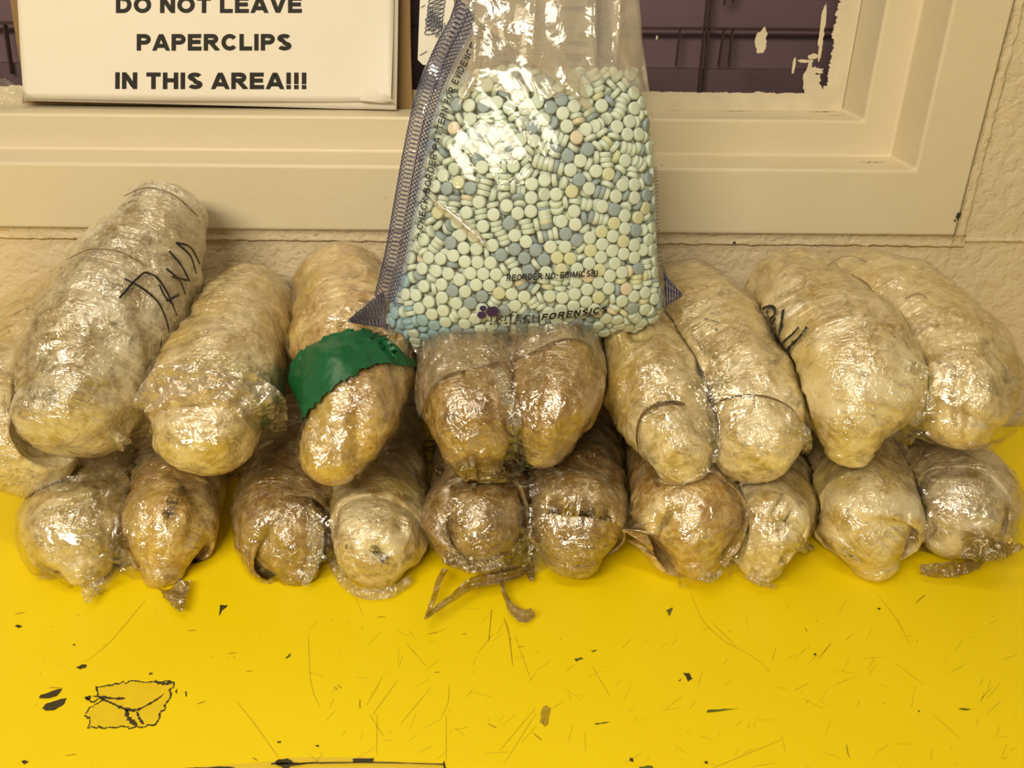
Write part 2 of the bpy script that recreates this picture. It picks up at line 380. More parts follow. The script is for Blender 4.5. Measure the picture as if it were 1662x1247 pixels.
# dark marks: torn tape outline and flecks
outl = [(157, 1116), (200, 1108), (255, 1106), (281, 1108), (272, 1140), (252, 1177), (210, 1181), (143, 1181), (145, 1165), (138, 1160), (152, 1145), (170, 1138), (157, 1128)]
addp(jag(outl, 1.2, 1, .00012), 4)
cl = outl+[outl[0]]
for i in range(len(cl)-1):
    a, b = np.array(cl[i]), np.array(cl[i+1]); k = max(2, int(np.linalg.norm(b-a)/6))
    pts = [tuple(a+(b-a)*j/k+np.array((rnd.uniform(-2.2, 2.2), rnd.uniform(-2.2, 2.2)))) for j in range(k+1)]
    addp(stroke(pts, 2.4, .00025, i, .75, False), 1)
for pts, w in [([(150, 1130), (165, 1132), (185, 1134), (203, 1134)], 5), ([(160, 1133), (180, 1141), (200, 1150), (220, 1153), (240, 1144), (258, 1133), (266, 1126)], 5), ([(140, 1132), (150, 1140), (160, 1134)], 3),
               ([(205, 1152), (208, 1165), (222, 1178)], 7), ([(222, 1155), (226, 1166), (233, 1176)], 4), ([(252, 1107), (266, 1110), (280, 1108)], 6)]:
    addp(stroke(pts, w, .0003, len(pts), .6), 1)
for pts in [[(63, 1133), (66, 1128), (84, 1122), (101, 1118), (92, 1130), (75, 1134)], [(68, 1150), (75, 1142), (95, 1136), (108, 1133), (104, 1143), (90, 1152), (76, 1154)],
            [(355, 1000), (357, 982), (364, 983), (371, 982), (364, 988)], [(123, 1083), (130, 1080), (140, 1079), (140, 1083), (130, 1087)], [(24, 1017), (29, 1014), (36, 1017), (30, 1020)],
            [(136, 1132), (146, 1129), (148, 1134), (140, 1137)], [(241, 1093), (246, 1092), (248, 1094), (243, 1096)], [(118, 1046), (121, 1045), (122, 1048), (119, 1049)],
            [(1107, 1090), (1112, 1093), (1118, 1092), (1124, 1102), (1117, 1107), (1113, 1098)], [(1100, 1105), (1107, 1101), (1104, 1106)], [(1424, 988), (1429, 986), (1429, 990), (1425, 990)], [(1321, 1061), (1325, 1061), (1325, 1064), (1321, 1064)],
            [(1144, 1236), (1149, 1235), (1148, 1240), (1143, 1239)], [(1021, 1229), (1027, 1231), (1028, 1237), (1023, 1236)], [(300, 1123), (303, 1121), (303, 1131), (301, 1130)], [(34, 1236), (40, 1234), (47, 1237), (40, 1241)], [(512, 1210), (517, 1209), (518, 1213), (513, 1212)],
            [(450, 1204), (455, 1203), (456, 1206), (451, 1207)], [(1490, 1154), (1492, 1153), (1493, 1156), (1490, 1156)], [(284, 1122), (288, 1118), (287, 1127)]]:
    addp(jag(pts, .9, len(MI), .0003, 3), 1)
for pts in [[(1082, 990), (1092, 986), (1089, 995), (1086, 1001), (1084, 996)], [(932, 1070), (942, 1067), (948, 1069), (936, 1074)], [(1147, 1153), (1165, 1152), (1200, 1150), (1160, 1156), (1148, 1157)], [(959, 1056), (970, 1055), (963, 1059)], [(965, 1174), (990, 1172), (968, 1177)],
            [(1555, 1150), (1580, 1151), (1566, 1153)], [(463, 1067), (472, 1061), (470, 1067), (464, 1070)], [(1037, 1245), (1058, 1243), (1060, 1247), (1038, 1249)]]:
    addp(jag(pts, .8, len(MI)+3, .0003, 3), 3)
addp(jag([(880, 1150), (888, 1145), (894, 1150), (890, 1175), (884, 1180), (876, 1170)], 2, 8, .0003, 4), 2)
for pts in [[(305, 1024), (318, 1023)], [(370, 1061), (384, 1060)], [(400, 1090), (410, 1089)], [(320, 1143), (334, 1138)], [(543, 1115), (548, 1120)], [(548, 1112), (554, 1117)], [(694, 1030), (710, 1026)], [(840, 1050), (851, 1050)], [(705, 1092), (714, 1091)],
            [(1374, 1208), (1376, 1222), (1380, 1230)], [(1485, 980), (1492, 974), (1496, 970), (1502, 966)], [(1307, 1019), (1310, 1026)], [(792, 1175), (806, 1182)], [(866, 1191), (880, 1202)], [(40, 994), (24, 997)], [(106, 1227), (124, 1224)], [(818, 1002), (826, 1030), (832, 1080)], [(798, 990), (793, 1040)],
            [(584, 1135), (584, 1150)], [(625, 1001), (612, 1002)], [(750, 1030), (757, 1028)], [(410, 1230), (418, 1235)], [(80, 1116), (100, 1117)]]:
    addp(stroke(pts, 2.0, .00025, len(MI), .4), 2)
for pts in [[(1116, 950), (1140, 1005), (1175, 1040), (1215, 1062), (1247, 1086), (1248, 1092)], [(1425, 966), (1455, 1005), (1478, 1047)], [(235, 975), (180, 1040), (138, 1075)], [(385, 1140), (420, 1185), (455, 1235)], [(1455, 1078), (1500, 1112)], [(700, 1115), (650, 1175)], [(620, 1100), (595, 1145)], [(645, 1105), (605, 1160)],
            [(860, 1160), (810, 1220)], [(870, 1158), (818, 1240)], [(600, 1160), (622, 1195)], [(660, 1045), (690, 1080)], [(800, 1030), (775, 1060)], [(724, 1160), (724, 1235)], [(612, 1160), (611, 1225)], [(835, 1030), (862, 1105)], [(1155, 1010), (1195, 1050)], [(1150, 1250), (1270, 1200)], [(1515, 1160), (1560, 1200)], [(960, 1080), (990, 1130)], [(500, 1030), (505, 1110), (520, 1150)], [(728, 1112), (727, 1140), (716, 1165)]]:
    addp(stroke(pts, 1.3, .0002, len(MI), .3), 5)
for i in range(150):
    x, y = rnd.uniform(480, 1640), rnd.uniform(985, 1247); L = rnd.uniform(6, 42); a = rnd.gauss(-1.0, .35) if rnd.random() < .7 else rnd.gauss(.1, .5)
    addp(stroke([(x, y), (x+L*math.cos(a), y+L*math.sin(a)*.8)], rnd.uniform(.6, 1.1), .00015, i, .3), 5)
for i in range(70):
    x, y = rnd.uniform(0, 1660), rnd.uniform(990, 1247); s = rnd.uniform(.6, 1.6)
    addp(jag([(x-s, y), (x, y-s*.7), (x+s, y), (x, y+s*.7)], .3, i, .00015, 2), 2)
top = mesh('tabletop', V, Fc, [M_TABLE, M_BLACK, M_SCUFF, M_GREENMK, M_RESIDUE, M_FAINT], tb, smooth=False, midx=MI)
M_LEG = plain('brown_metal', (0.08, 0.06, 0.04), .5)
for sx in (-1.05, 1.05):
    for sy in (-.62, -.08):
        v, f = box((sx-.02, sy-.02, -.75), (sx+.02, sy+.02, -.028)); mesh('leg', v, f, M_LEG, tb, smooth=False)
M_TAPE = m_film('old_clear_tape', (.95, .93, .72), .04, .0, .25, .0005, 60, .6)
P = [atZ(x, y, .0003) for x, y in [(444, 1237), (470, 1231), (606, 1230), (607, 1236), (722, 1240), (722, 1262), (300, 1258), (330, 1245)]]
mesh('clear_tape', P+[p+np.array((0, 0, .0003)) for p in P], [tuple(range(8, 16))]+[(k, (k+1) % 8, 8+(k+1) % 8, 8+k) for k in range(8)], M_TAPE, tb, smooth=False)['label'] = 'dirty strip of clear tape stuck at the front of the table'
Vt, Ft = join([jag([(445, 1238), (452, 1233), (468, 1232), (475, 1238), (500, 1239), (520, 1238), (470, 1244), (462, 1250), (455, 1244)], 1.5, 3, .0008, 4), jag([(572, 1232), (606, 1231), (606, 1237), (573, 1238)], .8, 4, .0008, 4),
               stroke([(440, 1240), (600, 1238), (721, 1241)], 2, .0008, 2, .6, False), stroke([(300, 1247), (380, 1246)], 3, .0008, 4, .7), stroke([(720, 1236), (722, 1250)], 3, .0008, 4, .3)])
mesh('tape_grime', Vt, Ft, M_BLACK, tb, smooth=False)

# ------------------------------------------------------------------ shape of the pill bag (needed first: it presses into the bundles)
SC = .01
BP0 = np.array([0, -.132, .142]); _k = 1/math.hypot(1, .2)
EU, EV, EW = np.array([1., 0, 0]), np.array([0, .2*_k, _k]), np.array([0, -_k, .2*_k])
def shear(u, v): return v+.07*(u-.01)*min(1, max(0, 1-v/.16))
def bagw(u, v, w): return BP0+u*EU+shear(u, v)*EV+w*EW
_V = [-.5, 0, .4, .9, 1.6, 2.6, 4, 5.4, 7.5, 10, 12, 14, 15.8, 17, 18.5, 21, 24, 30]
_A = [7.8, 8.7, 9.2, 9.5, 9.6, 9.35, 8.95, 8.65, 8.35, 8.0, 7.7, 7.3, 6.6, 6.1, 6.0, 5.8, 5.5, 5.4]
_B = [.3, .9, 1.5, 2.1, 2.6, 3.0, 3.2, 3.25, 3.25, 3.15, 2.9, 2.55, 2.2, 2.0, 1.9, 1.6, 1.2, 1.0]
_C = [.6, .7, .75, .8, .8, .85, .94, 1.05, 1.2, 1.35, 1.45, 1.55, 1.75, 1.85, 1.9, 2.0, 2.1, 2.2]
PO = np.array([0, 0, 0.])
def unbag(p):                                  # world point -> (u, v) on the bag's middle plane
    d = np.asarray(p)-BP0; u = d @ EU; h = d @ EV; v = h
    for _ in range(8): v = h-(shear(u, v)-v)
    return u, v
def uv_px(px, py, w=0.0):
    return unbag(onplane(px, py, BP0+EW*w, EW))
LEFT = [uv_px(562, 522, .017)]+[uv_px(*q) for q in [(607, 480), (623, 413), (636, 341), (652, 251), (670, 166), (690, 108), (708, 70), (730, 30), (745, -10), (757, -60), (765, -140)]]
RIGHT = [uv_px(*q) for q in [(1108, 479), (1084, 452), (1073, 404), (1067, 269), (1061, 193), (1045, 90), (1035, 0), (1028, -60), (1020, -140)]]
BOT = [uv_px(562, 522, .017), uv_px(604, 537, .010)]+[uv_px(*q) for q in [ (652, 541), (720, 538), (854, 528), (966, 514), (1079, 496), (1108, 479)]]
BOT = [(u, min(v, -.0068)) if -.080 < u < .098 else (u, v) for u, v in BOT]
def Ul(v): return float(np.interp(v, [q[1] for q in LEFT], [q[0] for q in LEFT]))
def Ur(v): return float(np.interp(v, [q[1] for q in RIGHT], [q[0] for q in RIGHT]))
def half(u, v):
    a, b, c = (float(np.interp(v*100, _V, Q))*SC for Q in (_A, _B, _C))
    x = abs(u-c)/(a+.0012)
    return (b+.0013)*max(0, 1-x**2.353)**(1/2.353) if x < 1 else 0.0
def bend(u, v):
    t = min(1, max(0, (-.086-u)/.030)); s = min(1, max(0, (.052-v)/.026)); return .017*t*t*(3-2*t)*s*s*(3-2*s)
def front_w(u, v):
    h = half(u, v); q = Vector((u, v, .3))
    top = min(1, max(0, (v-.162)/.02))
    pleat = .0032*top*(1-abs(noise.noise(Vector((u*62, v*4, 2)))))**5+.0016*top*noise.noise(q*60)
    return bend(u, v)+max(h, .0006)+pleat+(.0007*(1-top)*max(0, noise.noise(q*34))+.0005*(1-top)*(1-abs(noise.noise(Vector((u*40+v*30, v*14, 5)))))**6)+.0002
def back_w(u, v):
    return bend(u, v)-max(half(u, v), .0006)-.0004-.0012*min(1, max(0, (v-.16)/.02))*(1+noise.noise(Vector((u*40, v*9, 9))))
def bag_pt(u, v, lift=.0004): return bagw(u, v, front_w(u, v)+lift)
def uv_front(px, py):
    w = .01
    for _ in range(10):
        u, v = uv_px(px, py, w); w = front_w(u, v)
    return u, v

def bag_press(V):
    """bundles give way under the bag: points inside it go under or behind it"""
    sh = V.shape; V = V.reshape(-1, 3).copy()
    for i, p in enumerate(V):
        if not (-.135 < p[0] < .135 and p[2] > .09 and p[1] > -.21): continue
        u, v = unbag(p); w = float((p-BP0) @ EW); w -= bend(u, v)
        vb = float(np.interp(u, [q[0] for q in BOT], [q[1] for q in BOT]))
        if v > .2 or u < LEFT[0][0]-.004 or u > RIGHT[0][0]+.004: continue
        h = half(u, max(v, 0.0)); tabz = -.095 > u or u > .095
        if tabz or h <= 0:                       # flat corner tabs of the bag lie on top
            if v > vb-.003 and Ul(v)-.003 < u < Ur(v)+.003 and w > -.004 and v < .034 and w < .03: V[i] = p-EW*min(.024, w+.004)
            continue
        if v < -.0085 or w > h+.002 or w < -h-.003: continue
        down, back = v+.009, w+h+.0035
        V[i] = p-EV*down if down < back*1.6 else p-EW*back
    return V.reshape(sh)

# ------------------------------------------------------------------ wrapped bundles
PALE, AMB = (0.74, 0.63, 0.42), (0.46, 0.27, 0.06)
MATS = {
 'grey':  m_roll('film_wrap_grey', (0.62, 0.54, 0.385), (0.31, 0.22, 0.095), .42, .60, 1.3, .28),
 'pale':  m_roll('film_wrap_pale', (0.74, 0.625, 0.37), (0.44, 0.30, 0.085), .42, .45, 4.1, .45),
 'gold':  m_roll('film_wrap_gold', (0.73, 0.575, 0.27), (0.41, 0.225, 0.042), .58, .45, 7.7, .42),
 'amber': m_roll('film_wrap_amber', (0.49, 0.345, 0.125), (0.27, 0.145, 0.026), .75, .50, 2.9, .22),
 'dark':  m_roll('film_wrap_dark', (0.47, 0.355, 0.17), (0.24, 0.135, 0.034), .70, .65, 9.2, .12),
}
M_FILM = m_film('cling_film', (.97, .95, .90), .0, .10, .05, .0030, 62, 1.35)
M_FLAP = m_film('crumpled_cling_film', (.96, .95, .88), .07, .12, .05, .006, 130, 1.8)
M_FLAPB = m_film('brown_cling_film', (.80, .75, .52), .14, .08, .06, .005, 120, 1.8, 1.0, (0.34, 0.25, 0.10))
M_GREEN = plain('green_tape_vinyl', (0.004, 0.095, 0.030), .38, .22, 60, .0006, 60, .5)
from mathutils.bvhtree import BVHTree
SOLID = []         # search trees of the finished rolls
ALL = []           # (centres, radii) of every roll already laid, for contact

def frames(C):
    T = np.gradient(C, axis=0); T /= np.linalg.norm(T, axis=1)[:, None]
    s = np.cross(T, (0, 0, 1.)); s /= np.linalg.norm(s, axis=1)[:, None]
    u = np.cross(s, T); return T, s, u
NA, NL = 84, 96
TH = np.linspace(0, 2*math.pi, NA, endpoint=False)
class Roll:
    def __init__(s, st, sx=1.0, sz=1.0, seed=0, blunt=.8, lump=1.0, back=.6, dents=()):
        P = []
        for (px, py, Y, r) in st:
            c = atY(px, py, Y); P.append([*c, r*depth(c)/F])
        P = catmull(P, 60); C, R = P[:, :3], P[:, 3]
        d0 = C[0]-C[1]; d0 /= np.linalg.norm(d0); d1 = C[-1]-C[-2]; d1 /= np.linalg.norm(d1)
        cap = np.linspace(1, 0.0, 16)[:-1]
        fa = [(C[0]+d0*R[0]*blunt*math.sin(q*math.pi/2), R[0]*max(.02, math.cos(q*math.pi/2))**.9) for q in cap]
        cb = np.linspace(0, 1, 12)[1:]
        ba = [(C[-1]+d1*R[-1]*back*math.sin(q*math.pi/2), R[-1]*max(.03, math.cos(q*math.pi/2))**.75) for q in cb]
        s.C = np.array([a for a, _ in fa]+list(C)+[a for a, _ in ba]); s.R = np.array([b for _, b in fa]+list(R)+[b for _, b in ba])
        s.nf = len(fa); s.sx, s.sz, s.seed, s.lump, s.dents = sx, sz, seed, lump, dents
        T, sd, u = frames(s.C); s.T, s.s, s.u = T, sd, u
        s.rings = s.C[:, None]+s.R[:, None, None]*(np.cos(TH)[None, :, None]*sd[:, None]*sx+np.sin(TH)[None, :, None]*u[:, None]*sz)
        s.arc = np.concatenate([[0], np.cumsum(np.linalg.norm(np.diff(s.C, axis=0), axis=1))])
    def crumple(s):
        V = s.rings; out = V.copy(); sc = np.mean(s.R[s.nf:-12]); rd = random.Random(s.seed*7+1)
        dents = [(V[rd.randint(4, 80), rd.randint(0, NA-1)], rd.uniform(.009, .018), rd.uniform(.0015, .0045)) for _ in range(9)]
        for i in range(V.shape[0]):
            fall = min(1, .25+s.R[i]/sc)
            for k in range(NA):
                p = V[i, k]; n = p-s.C[i]; n = n/(np.linalg.norm(n)+1e-9)
                if i < s.nf:
                    g = math.sin((s.nf-i)/s.nf*math.pi/2); n = n*(1-g)-s.T[i]*g; n = n/(np.linalg.norm(n)+1e-9)
                q = Vector(p)+Vector((s.seed*1.31, -s.seed*.77, s.seed*.43))
                a = .0042*noise.noise(q*24)+.0026*noise.noise(q*55)
                th = TH[k]; w = Vector((math.cos(th)*1.6+s.seed, math.sin(th)*1.6, s.arc[i]*75+1.3*math.sin(th+s.seed)))
                rg = 1-abs(noise.noise(w)); a += .0018*(rg**3-.35)*min(1, s.R[i]/sc)**1.5
                rg = 1-abs(noise.noise(q*110)); a += .0009*(rg**3-.4)
                for dc, dr, dd in dents:
                    dx = p-dc; e2 = (dx @ dx)/(dr*dr)
                    if e2 < 6: a -= dd*math.exp(-e2)
                out[i, k] = p+n*a*fall*s.lump
        if s.dents:          # creases and hollows where the photo shows them, pressed in from the front
            q = (out-CAM) @ ROT; x, y = W/2+F*q[..., 0]/-q[..., 2], H/2-F*q[..., 1]/-q[..., 2]
            vd = out-CAM; vd /= np.linalg.norm(vd, axis=2)[:, :, None]; nn = out-s.C[:, None]; nn /= np.linalg.norm(nn, axis=2)[:, :, None]+1e-9
            fc = np.clip(-np.einsum('ikj,ikj->ik', nn, vd)*2+.6, 0, 1)
            for px, py, rx, ry, d in s.dents: out += vd*(d*np.exp(-((x-px)/rx)**2-((y-py)/ry)**2)*fc)[:, :, None]
        s.rings = out
    def tip(s): return s.C[0]
def axis_dist(V, C, R):
    """nearest axis point index and distance for points V against a sampled axis"""
    d = np.linalg.norm(V[:, None, :]-C[None], axis=2)
    j = np.argmin(d-R[None], axis=1); return j, d[np.arange(len(V)), j]
def push_out(V, others, gap=.0007):
    sh = V.shape; V = V.reshape(-1, 3).copy()
    for it in range(2):
        for o in others:
            j, d = axis_dist(V, o.C, o.R*max(o.sx, o.sz)); rr = o.R[j]
            n = V-o.C[j]; un = n/(np.linalg.norm(n, axis=1)[:, None]+1e-9)
            a = np.einsum('ij,ij->i', un, o.s[j]); b = np.einsum('ij,ij->i', un, o.u[j])
            c2 = np.maximum(0, 1-a*a-b*b)
            eff = rr/np.sqrt((a/o.sx)**2+(b/o.sz)**2+c2+1e-9)
            need = np.maximum(0, eff+gap+.0012-d); V += un*need[:, None]
    V[:, 2] = np.maximum(V[:, 2], .0008); V[:, 1] = np.minimum(V[:, 1], -.0075)
    return V.reshape(sh)
def tree(r):
    m, n = r.rings.shape[:2]; V = r.rings.reshape(-1, 3)
    Fq = grid_faces(m, n); a, b, c_ = (V[Fq[n*40+3][q]] for q in (0, 1, 2)); nn = np.cross(b-a, c_-a)
    if nn @ (a-r.C[40]) < 0: Fq = [f[::-1] for f in Fq]
    return (BVHTree.FromPolygons([tuple(p) for p in V], Fq), V.min(0), V.max(0))
def sleeve_tree(rg):
    m, n = rg.shape[:2]; V = rg.reshape(-1, 3); Fq = grid_faces(m, n); k = (m//2)*n+3; f = Fq[k]; nn = np.cross(V[f[1]]-V[f[0]], V[f[2]]-V[f[0]])
    if nn @ (V[f[0]]-rg[m//2].mean(0)) < 0: Fq = [q[::-1] for q in Fq]
    return (BVHTree.FromPolygons([tuple(p) for p in V], Fq), V.min(0), V.max(0), .012)
def clear(V, solids, gap=.0009):
    sh = V.shape; V = V.reshape(-1, 3).copy()
    for it in range(2):
        for bt, lo, hi, *mx in solids:
            ok = np.where(np.all((V > lo-.001) & (V < hi+.001), axis=1))[0]
            for i in ok:
                l, n, _, d = bt.find_nearest(Vector(V[i]), mx[0] if mx else .06)
                if l is None: continue
                s = (Vector(V[i])-l).dot(n)
                if s < gap and (s < 0 or d < gap): V[i] = np.array(l+n*gap)
    V[:, 2] = np.maximum(V[:, 2], .0006)
    return V.reshape(sh)
def roll_mesh(name, r, mat, parent):
    m, n = r.rings.shape[:2]; V = list(r.rings.reshape(-1, 3)); Fs = grid_faces(m, n)
    V += [r.rings[0].mean(0), r.rings[-1].mean(0)]; a = len(V)-2
    Fs += [(a, (k+1) % n, k) for k in range(n)]+[(a+1, (m-1)*n+k, (m-1)*n+(k+1) % n) for k in range(n)]
    uv = [(k/n*2 if k < n/2 else 2-k/n*2, r.arc[i]*5) for i in range(m) for k in range(n)]+[(0, 0), (0, r.arc[-1]*5)]
    return mesh(name, V, Fs, mat, parent, uvs=uv)
def hull2(P):
    idx = sorted(range(len(P)), key=lambda i: (P[i][0], P[i][1]))
    def half(ids):
        h = []
        for i in ids:
            while len(h) > 1 and (P[h[-1]][0]-P[h[-2]][0])*(P[i][1]-P[h[-2]][1])-(P[h[-1]][1]-P[h[-2]][1])*(P[i][0]-P[h[-2]][0]) <= 0: h.pop()
            h.append(i)
        return h[:-1]
    return np.array([P[i] for i in half(idx)+half(idx[::-1])])
NF = 120
def film_sleeve(rolls, i0, i1, seed, off=.0011, sag=.35, step=2, ragged=.012):
    """taut shared film round the rolls: hull of their sections, sagging into the valley, torn at the front"""
    rings = []; ids = list(range(i0, i1, step))
    for i in ids:
        Q = np.concatenate([r.rings[min(i, len(r.rings)-1)] for r in rolls]); c = Q.mean(0)
        T = sum(r.T[min(i, len(r.T)-1)] for r in rolls); T /= np.linalg.norm(T)
        s = np.cross(T, (0, 0, 1.)); s /= np.linalg.norm(s); u = np.cross(s, T)
        P2 = np.stack([(Q-c) @ s, (Q-c) @ u], 1); h = hull2(P2); h = np.vstack([h, h[:1]])
        L = np.concatenate([[0], np.cumsum(np.linalg.norm(np.diff(h, axis=0), axis=1))])
        k0 = np.argmax(h[:-1, 0]); q = (np.linspace(0, L[-1], NF, endpoint=False)+L[k0]) % L[-1]
        pts = np.stack([np.interp(q, L, h[:, 0]), np.interp(q, L, h[:, 1])], 1)
        if len(rolls) == 2:      # sag the bridges
            A = [np.stack([(r.rings[min(i, len(r.rings)-1)]-c) @ s, (r.rings[min(i, len(r.rings)-1)]-c) @ u], 1) for r in rolls]
            allp = np.vstack(A); d = np.sqrt(((pts[:, None]-allp[None])**2).sum(2)).min(1)
            sg = .95+(sag-.95)*min(1, (i-i0)/30.0)
            pts = pts*(1-np.minimum(.6, sg*d/(np.linalg.norm(pts, axis=1)+1e-9)))[:, None]
        nrm = pts/np.linalg.norm(pts, axis=1)[:, None]
        ring = []
        for k, (p, n) in enumerate(zip(pts, nrm)):
            w = c+s*p[0]+u*p[1]; qv = Vector(w)*70+Vector((seed, seed, 0))
            a = off+.0012*abs(noise.noise(qv))+.0012*(1-abs(noise.noise(qv*1.9)))**4
            ring.append(w+(s*n[0]+u*n[1])*a)
        rings.append(ring)
    rings = np.array(rings)
    rag = [noise.noise(Vector((math.cos(t)*1.7+seed, math.sin(t)*1.7, seed)))*ragged*1.2+noise.noise(Vector((math.cos(t)*9+seed, math.sin(t)*9, seed)))*ragged*.35 for t in np.linspace(0, 2*math.pi, NF, endpoint=False)]
    for k in range(NF):
        d = rings[0, k]-rings[1, k]; d /= np.linalg.norm(d)+1e-9
        rings[0, k] = rings[0, k]+d*rag[k]
    return rings
def sleeve_mesh(name, rings, mat, parent):
    m, n = rings.shape[:2]; return mesh(name, rings.reshape(-1, 3), grid_faces(m, n), mat, parent)
def flap_pts(pts, seed, n=46, across=12, crump=.0035, fold=.3):
    """crumpled strip of film: pts = (world point, half width, sideways dir)"""
    P = catmull([np.concatenate([np.asarray(p), [w], np.asarray(d)]) for p, w, d in pts], n); V = []
    for i, q in enumerate(P):
        c, w, d = q[:3], q[3], q[4:7]/(np.linalg.norm(q[4:7])+1e-9)
        T = P[min(i+1, n-1), :3]-P[max(i-1, 0), :3]; nn = np.cross(T, d); nn /= np.linalg.norm(nn)+1e-9
        for k in range(across):
            e = -1+2*k/(across-1); b = c+d*w*e*(1+.25*noise.noise(Vector((i*.3, e*2, seed))))
            qv = Vector(b)*110+Vector((seed, 0, seed)); dz = crump*noise.noise(qv)+crump*.6*(1-abs(noise.noise(qv*2.3)))**2+fold*w*math.sin(e*5+i*.12+seed)*.5
            V.append(b+nn*dz)
    return V, grid_faces(n, across, False)
def flap(name, pts, seed, mat, parent, kw=None):
    v, f = flap_pts(pts, seed, **(kw or {}))
    for i, p in enumerate(v):
        if p[2] < .0012: p[2] = .0012+.0003*(i % 3)
    o = mesh(name, v, f, mat, parent); m = o.modifiers.new('thickness', 'SOLIDIFY'); m.thickness = .00025; return o
def surf_point(px, py, rolls):
    """point where the pixel's ray first meets one of the rolls, and its outward normal"""
    d = ray(px, py); d = d/np.linalg.norm(d); best = None
    for r in rolls:
        V = r.rings.reshape(-1, 3); w = V-CAM; t = w @ d; e = np.linalg.norm(w-t[:, None]*d, axis=1)
        ok = np.where(e < .0022)[0]
        if len(ok):
            j = ok[np.argmin(t[ok])]
            if best is None or t[j] < best[0]:
                i = j//NA; best = (t[j], V[j], V[j]-r.C[i])
    if best is None: return None
    n = best[2]/np.linalg.norm(best[2]); return CAM+d*best[0], n
def ink(name, rolls, strokes, w, parent, mat=None, lift=.0024):
    Vs = []
    for pts in strokes:
        P = catmull([(x, y, 0) for x, y in pts], max(4, 5*len(pts))); Q = []
        for p in P:
            h = surf_point(p[0], p[1], rolls)
            if h: Q.append((h[0]+h[1]*lift, h[1]))
        if len(Q) < 3: continue
        C = np.array([q[0] for q in Q]); C[1:-1] = (C[:-2]+2*C[1:-1]+C[2:])/4
        V = []
        for i in range(len(C)):
            T = C[min(i+1, len(C)-1)]-C[max(i-1, 0)]; sd = np.cross(T, Q[i][1]); sd /= np.linalg.norm(sd)+1e-9
            ww = w*depth(C[i])/F/2*(.75+.5*abs(noise.noise(Vector(C[i])*200)))
            V += [C[i]+sd*ww, C[i]-sd*ww]
        Vs.append((V, [(2*i, 2*i+1, 2*i+3, 2*i+2) for i in range(len(C)-1)]))
    if name in ('film_edge', 'dark_smudge'):
        for v, f in Vs: mesh(name, v, f, mat or M_INK, parent)
    elif Vs:
        v, f = join(Vs); return mesh(name, v, f, mat or M_INK, parent)

PACKS = {}
GB = 'cling-film wrapped bundles on the yellow table'
def pack(key, label, rolls, mats, film=(10, 78), sag=.35, seed=0, push=True):
    for r in rolls: r.crumple()
    done = []
    for r in rolls:
        r.rings = clear(bag_press(push_out(r.rings, [o for o in ALL]+done)), SOLID+[tree(d) for d in done]); done.append(r)
    loc = np.mean([r.C[40] for r in rolls], 0); loc[2] = min(r.rings[:, :, 2].min() for r in rolls)
    t = thing('wrapped_bundle', loc, label, 'wrapped bundle', GB)
    for r, m in zip(rolls, mats): roll_mesh('roll', r, MATS[m], t)
    if film == 'each':
        sl = None
        for r, i1 in zip(rolls, (84, 84)): sleeve_mesh('plastic_wrap', clear(bag_press(film_sleeve([r], 9, i1, seed+i1)), SOLID, .0005), M_FILM, t)
    elif film:
        rg = film_sleeve(rolls, film[0], film[1], seed+.5, sag=sag)
        rg = clear(bag_press(push_out(rg, ALL, .0)), SOLID, .0005); sleeve_mesh('plastic_wrap', rg, M_FILM, t); sl = sleeve_tree(rg)
    else: sl = None
    SOLID.extend(tree(d) for d in done)
    if sl: SOLID.append(sl)
    ALL.extend(done); PACKS[key] = (t, rolls); return t, rolls
YF, YBK = -.212, -.03
R0 = Roll
pack('b1', 'bottom-row bundle at the far left end, black smudge on its right roll tip',
     [R0([(142, 915, YF-.010, 42), (130, 876, YF+.002, 70), (134, 845, YF+.03, 84), (160, 720, -.03, 66)], seed=1, sz=1.0, dents=[(100, 900, 16, 10, .004), (170, 850, 10, 20, .004)]),
      R0([(264, 922, YF-.008, 34), (270, 874, YF+.004, 62), (276, 845, YF+.03, 78), (300, 720, -.03, 68)], seed=2, blunt=.9, dents=[(238, 870, 9, 30, .005), (258, 905, 14, 7, .004), (300, 840, 10, 20, -.003)])], ['pale', 'gold'], seed=1)
pack('b2', 'bottom-row bundle second from the left, under the green taped one',
     [R0([(488, 926, YF-.006, 34), (470, 878, YF+.006, 68), (463, 848, YF+.03, 81), (490, 700, -.03, 66)], seed=3, dents=[(500, 870, 26, 10, .004), (430, 900, 12, 20, .003)]),
      R0([(610, 885, YF-.004, 68), (612, 850, YF+.03, 82), (615, 700, -.03, 68)], seed=4, dents=[(610, 895, 16, 13, .004), (580, 940, 30, 7, .003), (650, 850, 10, 20, .003)])], ['amber', 'pale'], seed=2)
pack('b3', 'dark brown middle bundle of the bottom row with twisted brown film tails',
     [R0([(790, 890, YF+.000, 52), (782, 852, YF+.008, 72), (778, 832, YF+.03, 84), (785, 700, -.03, 68)], seed=5, dents=[(820, 800, 20, 10, .004)]),
      R0([(932, 900, YF-.002, 48), (935, 858, YF+.006, 70), (935, 828, YF+.03, 80), (930, 700, -.03, 66)], seed=6, dents=[(915, 860, 30, 10, .0022), (950, 840, 10, 12, .003)])], ['dark', 'dark'], seed=3)
pack('b4', 'bottom-row bundle second from the right with a bright glint on its right roll',
     [R0([(1132, 900, YF-.002, 44), (1126, 858, YF+.006, 74), (1115, 832, YF+.03, 92), (1090, 700, -.03, 72)], seed=7, dents=[(1170, 900, 14, 20, .005), (1080, 850, 14, 30, .003)]),
      R0([(1238, 912, YF-.002, 36), (1246, 864, YF+.006, 60), (1245, 833, YF+.03, 76), (1215, 700, -.03, 66)], seed=8, dents=[(1262, 850, 26, 9, .0045), (1225, 880, 20, 10, .003)])], ['gold', 'pale'], seed=4)
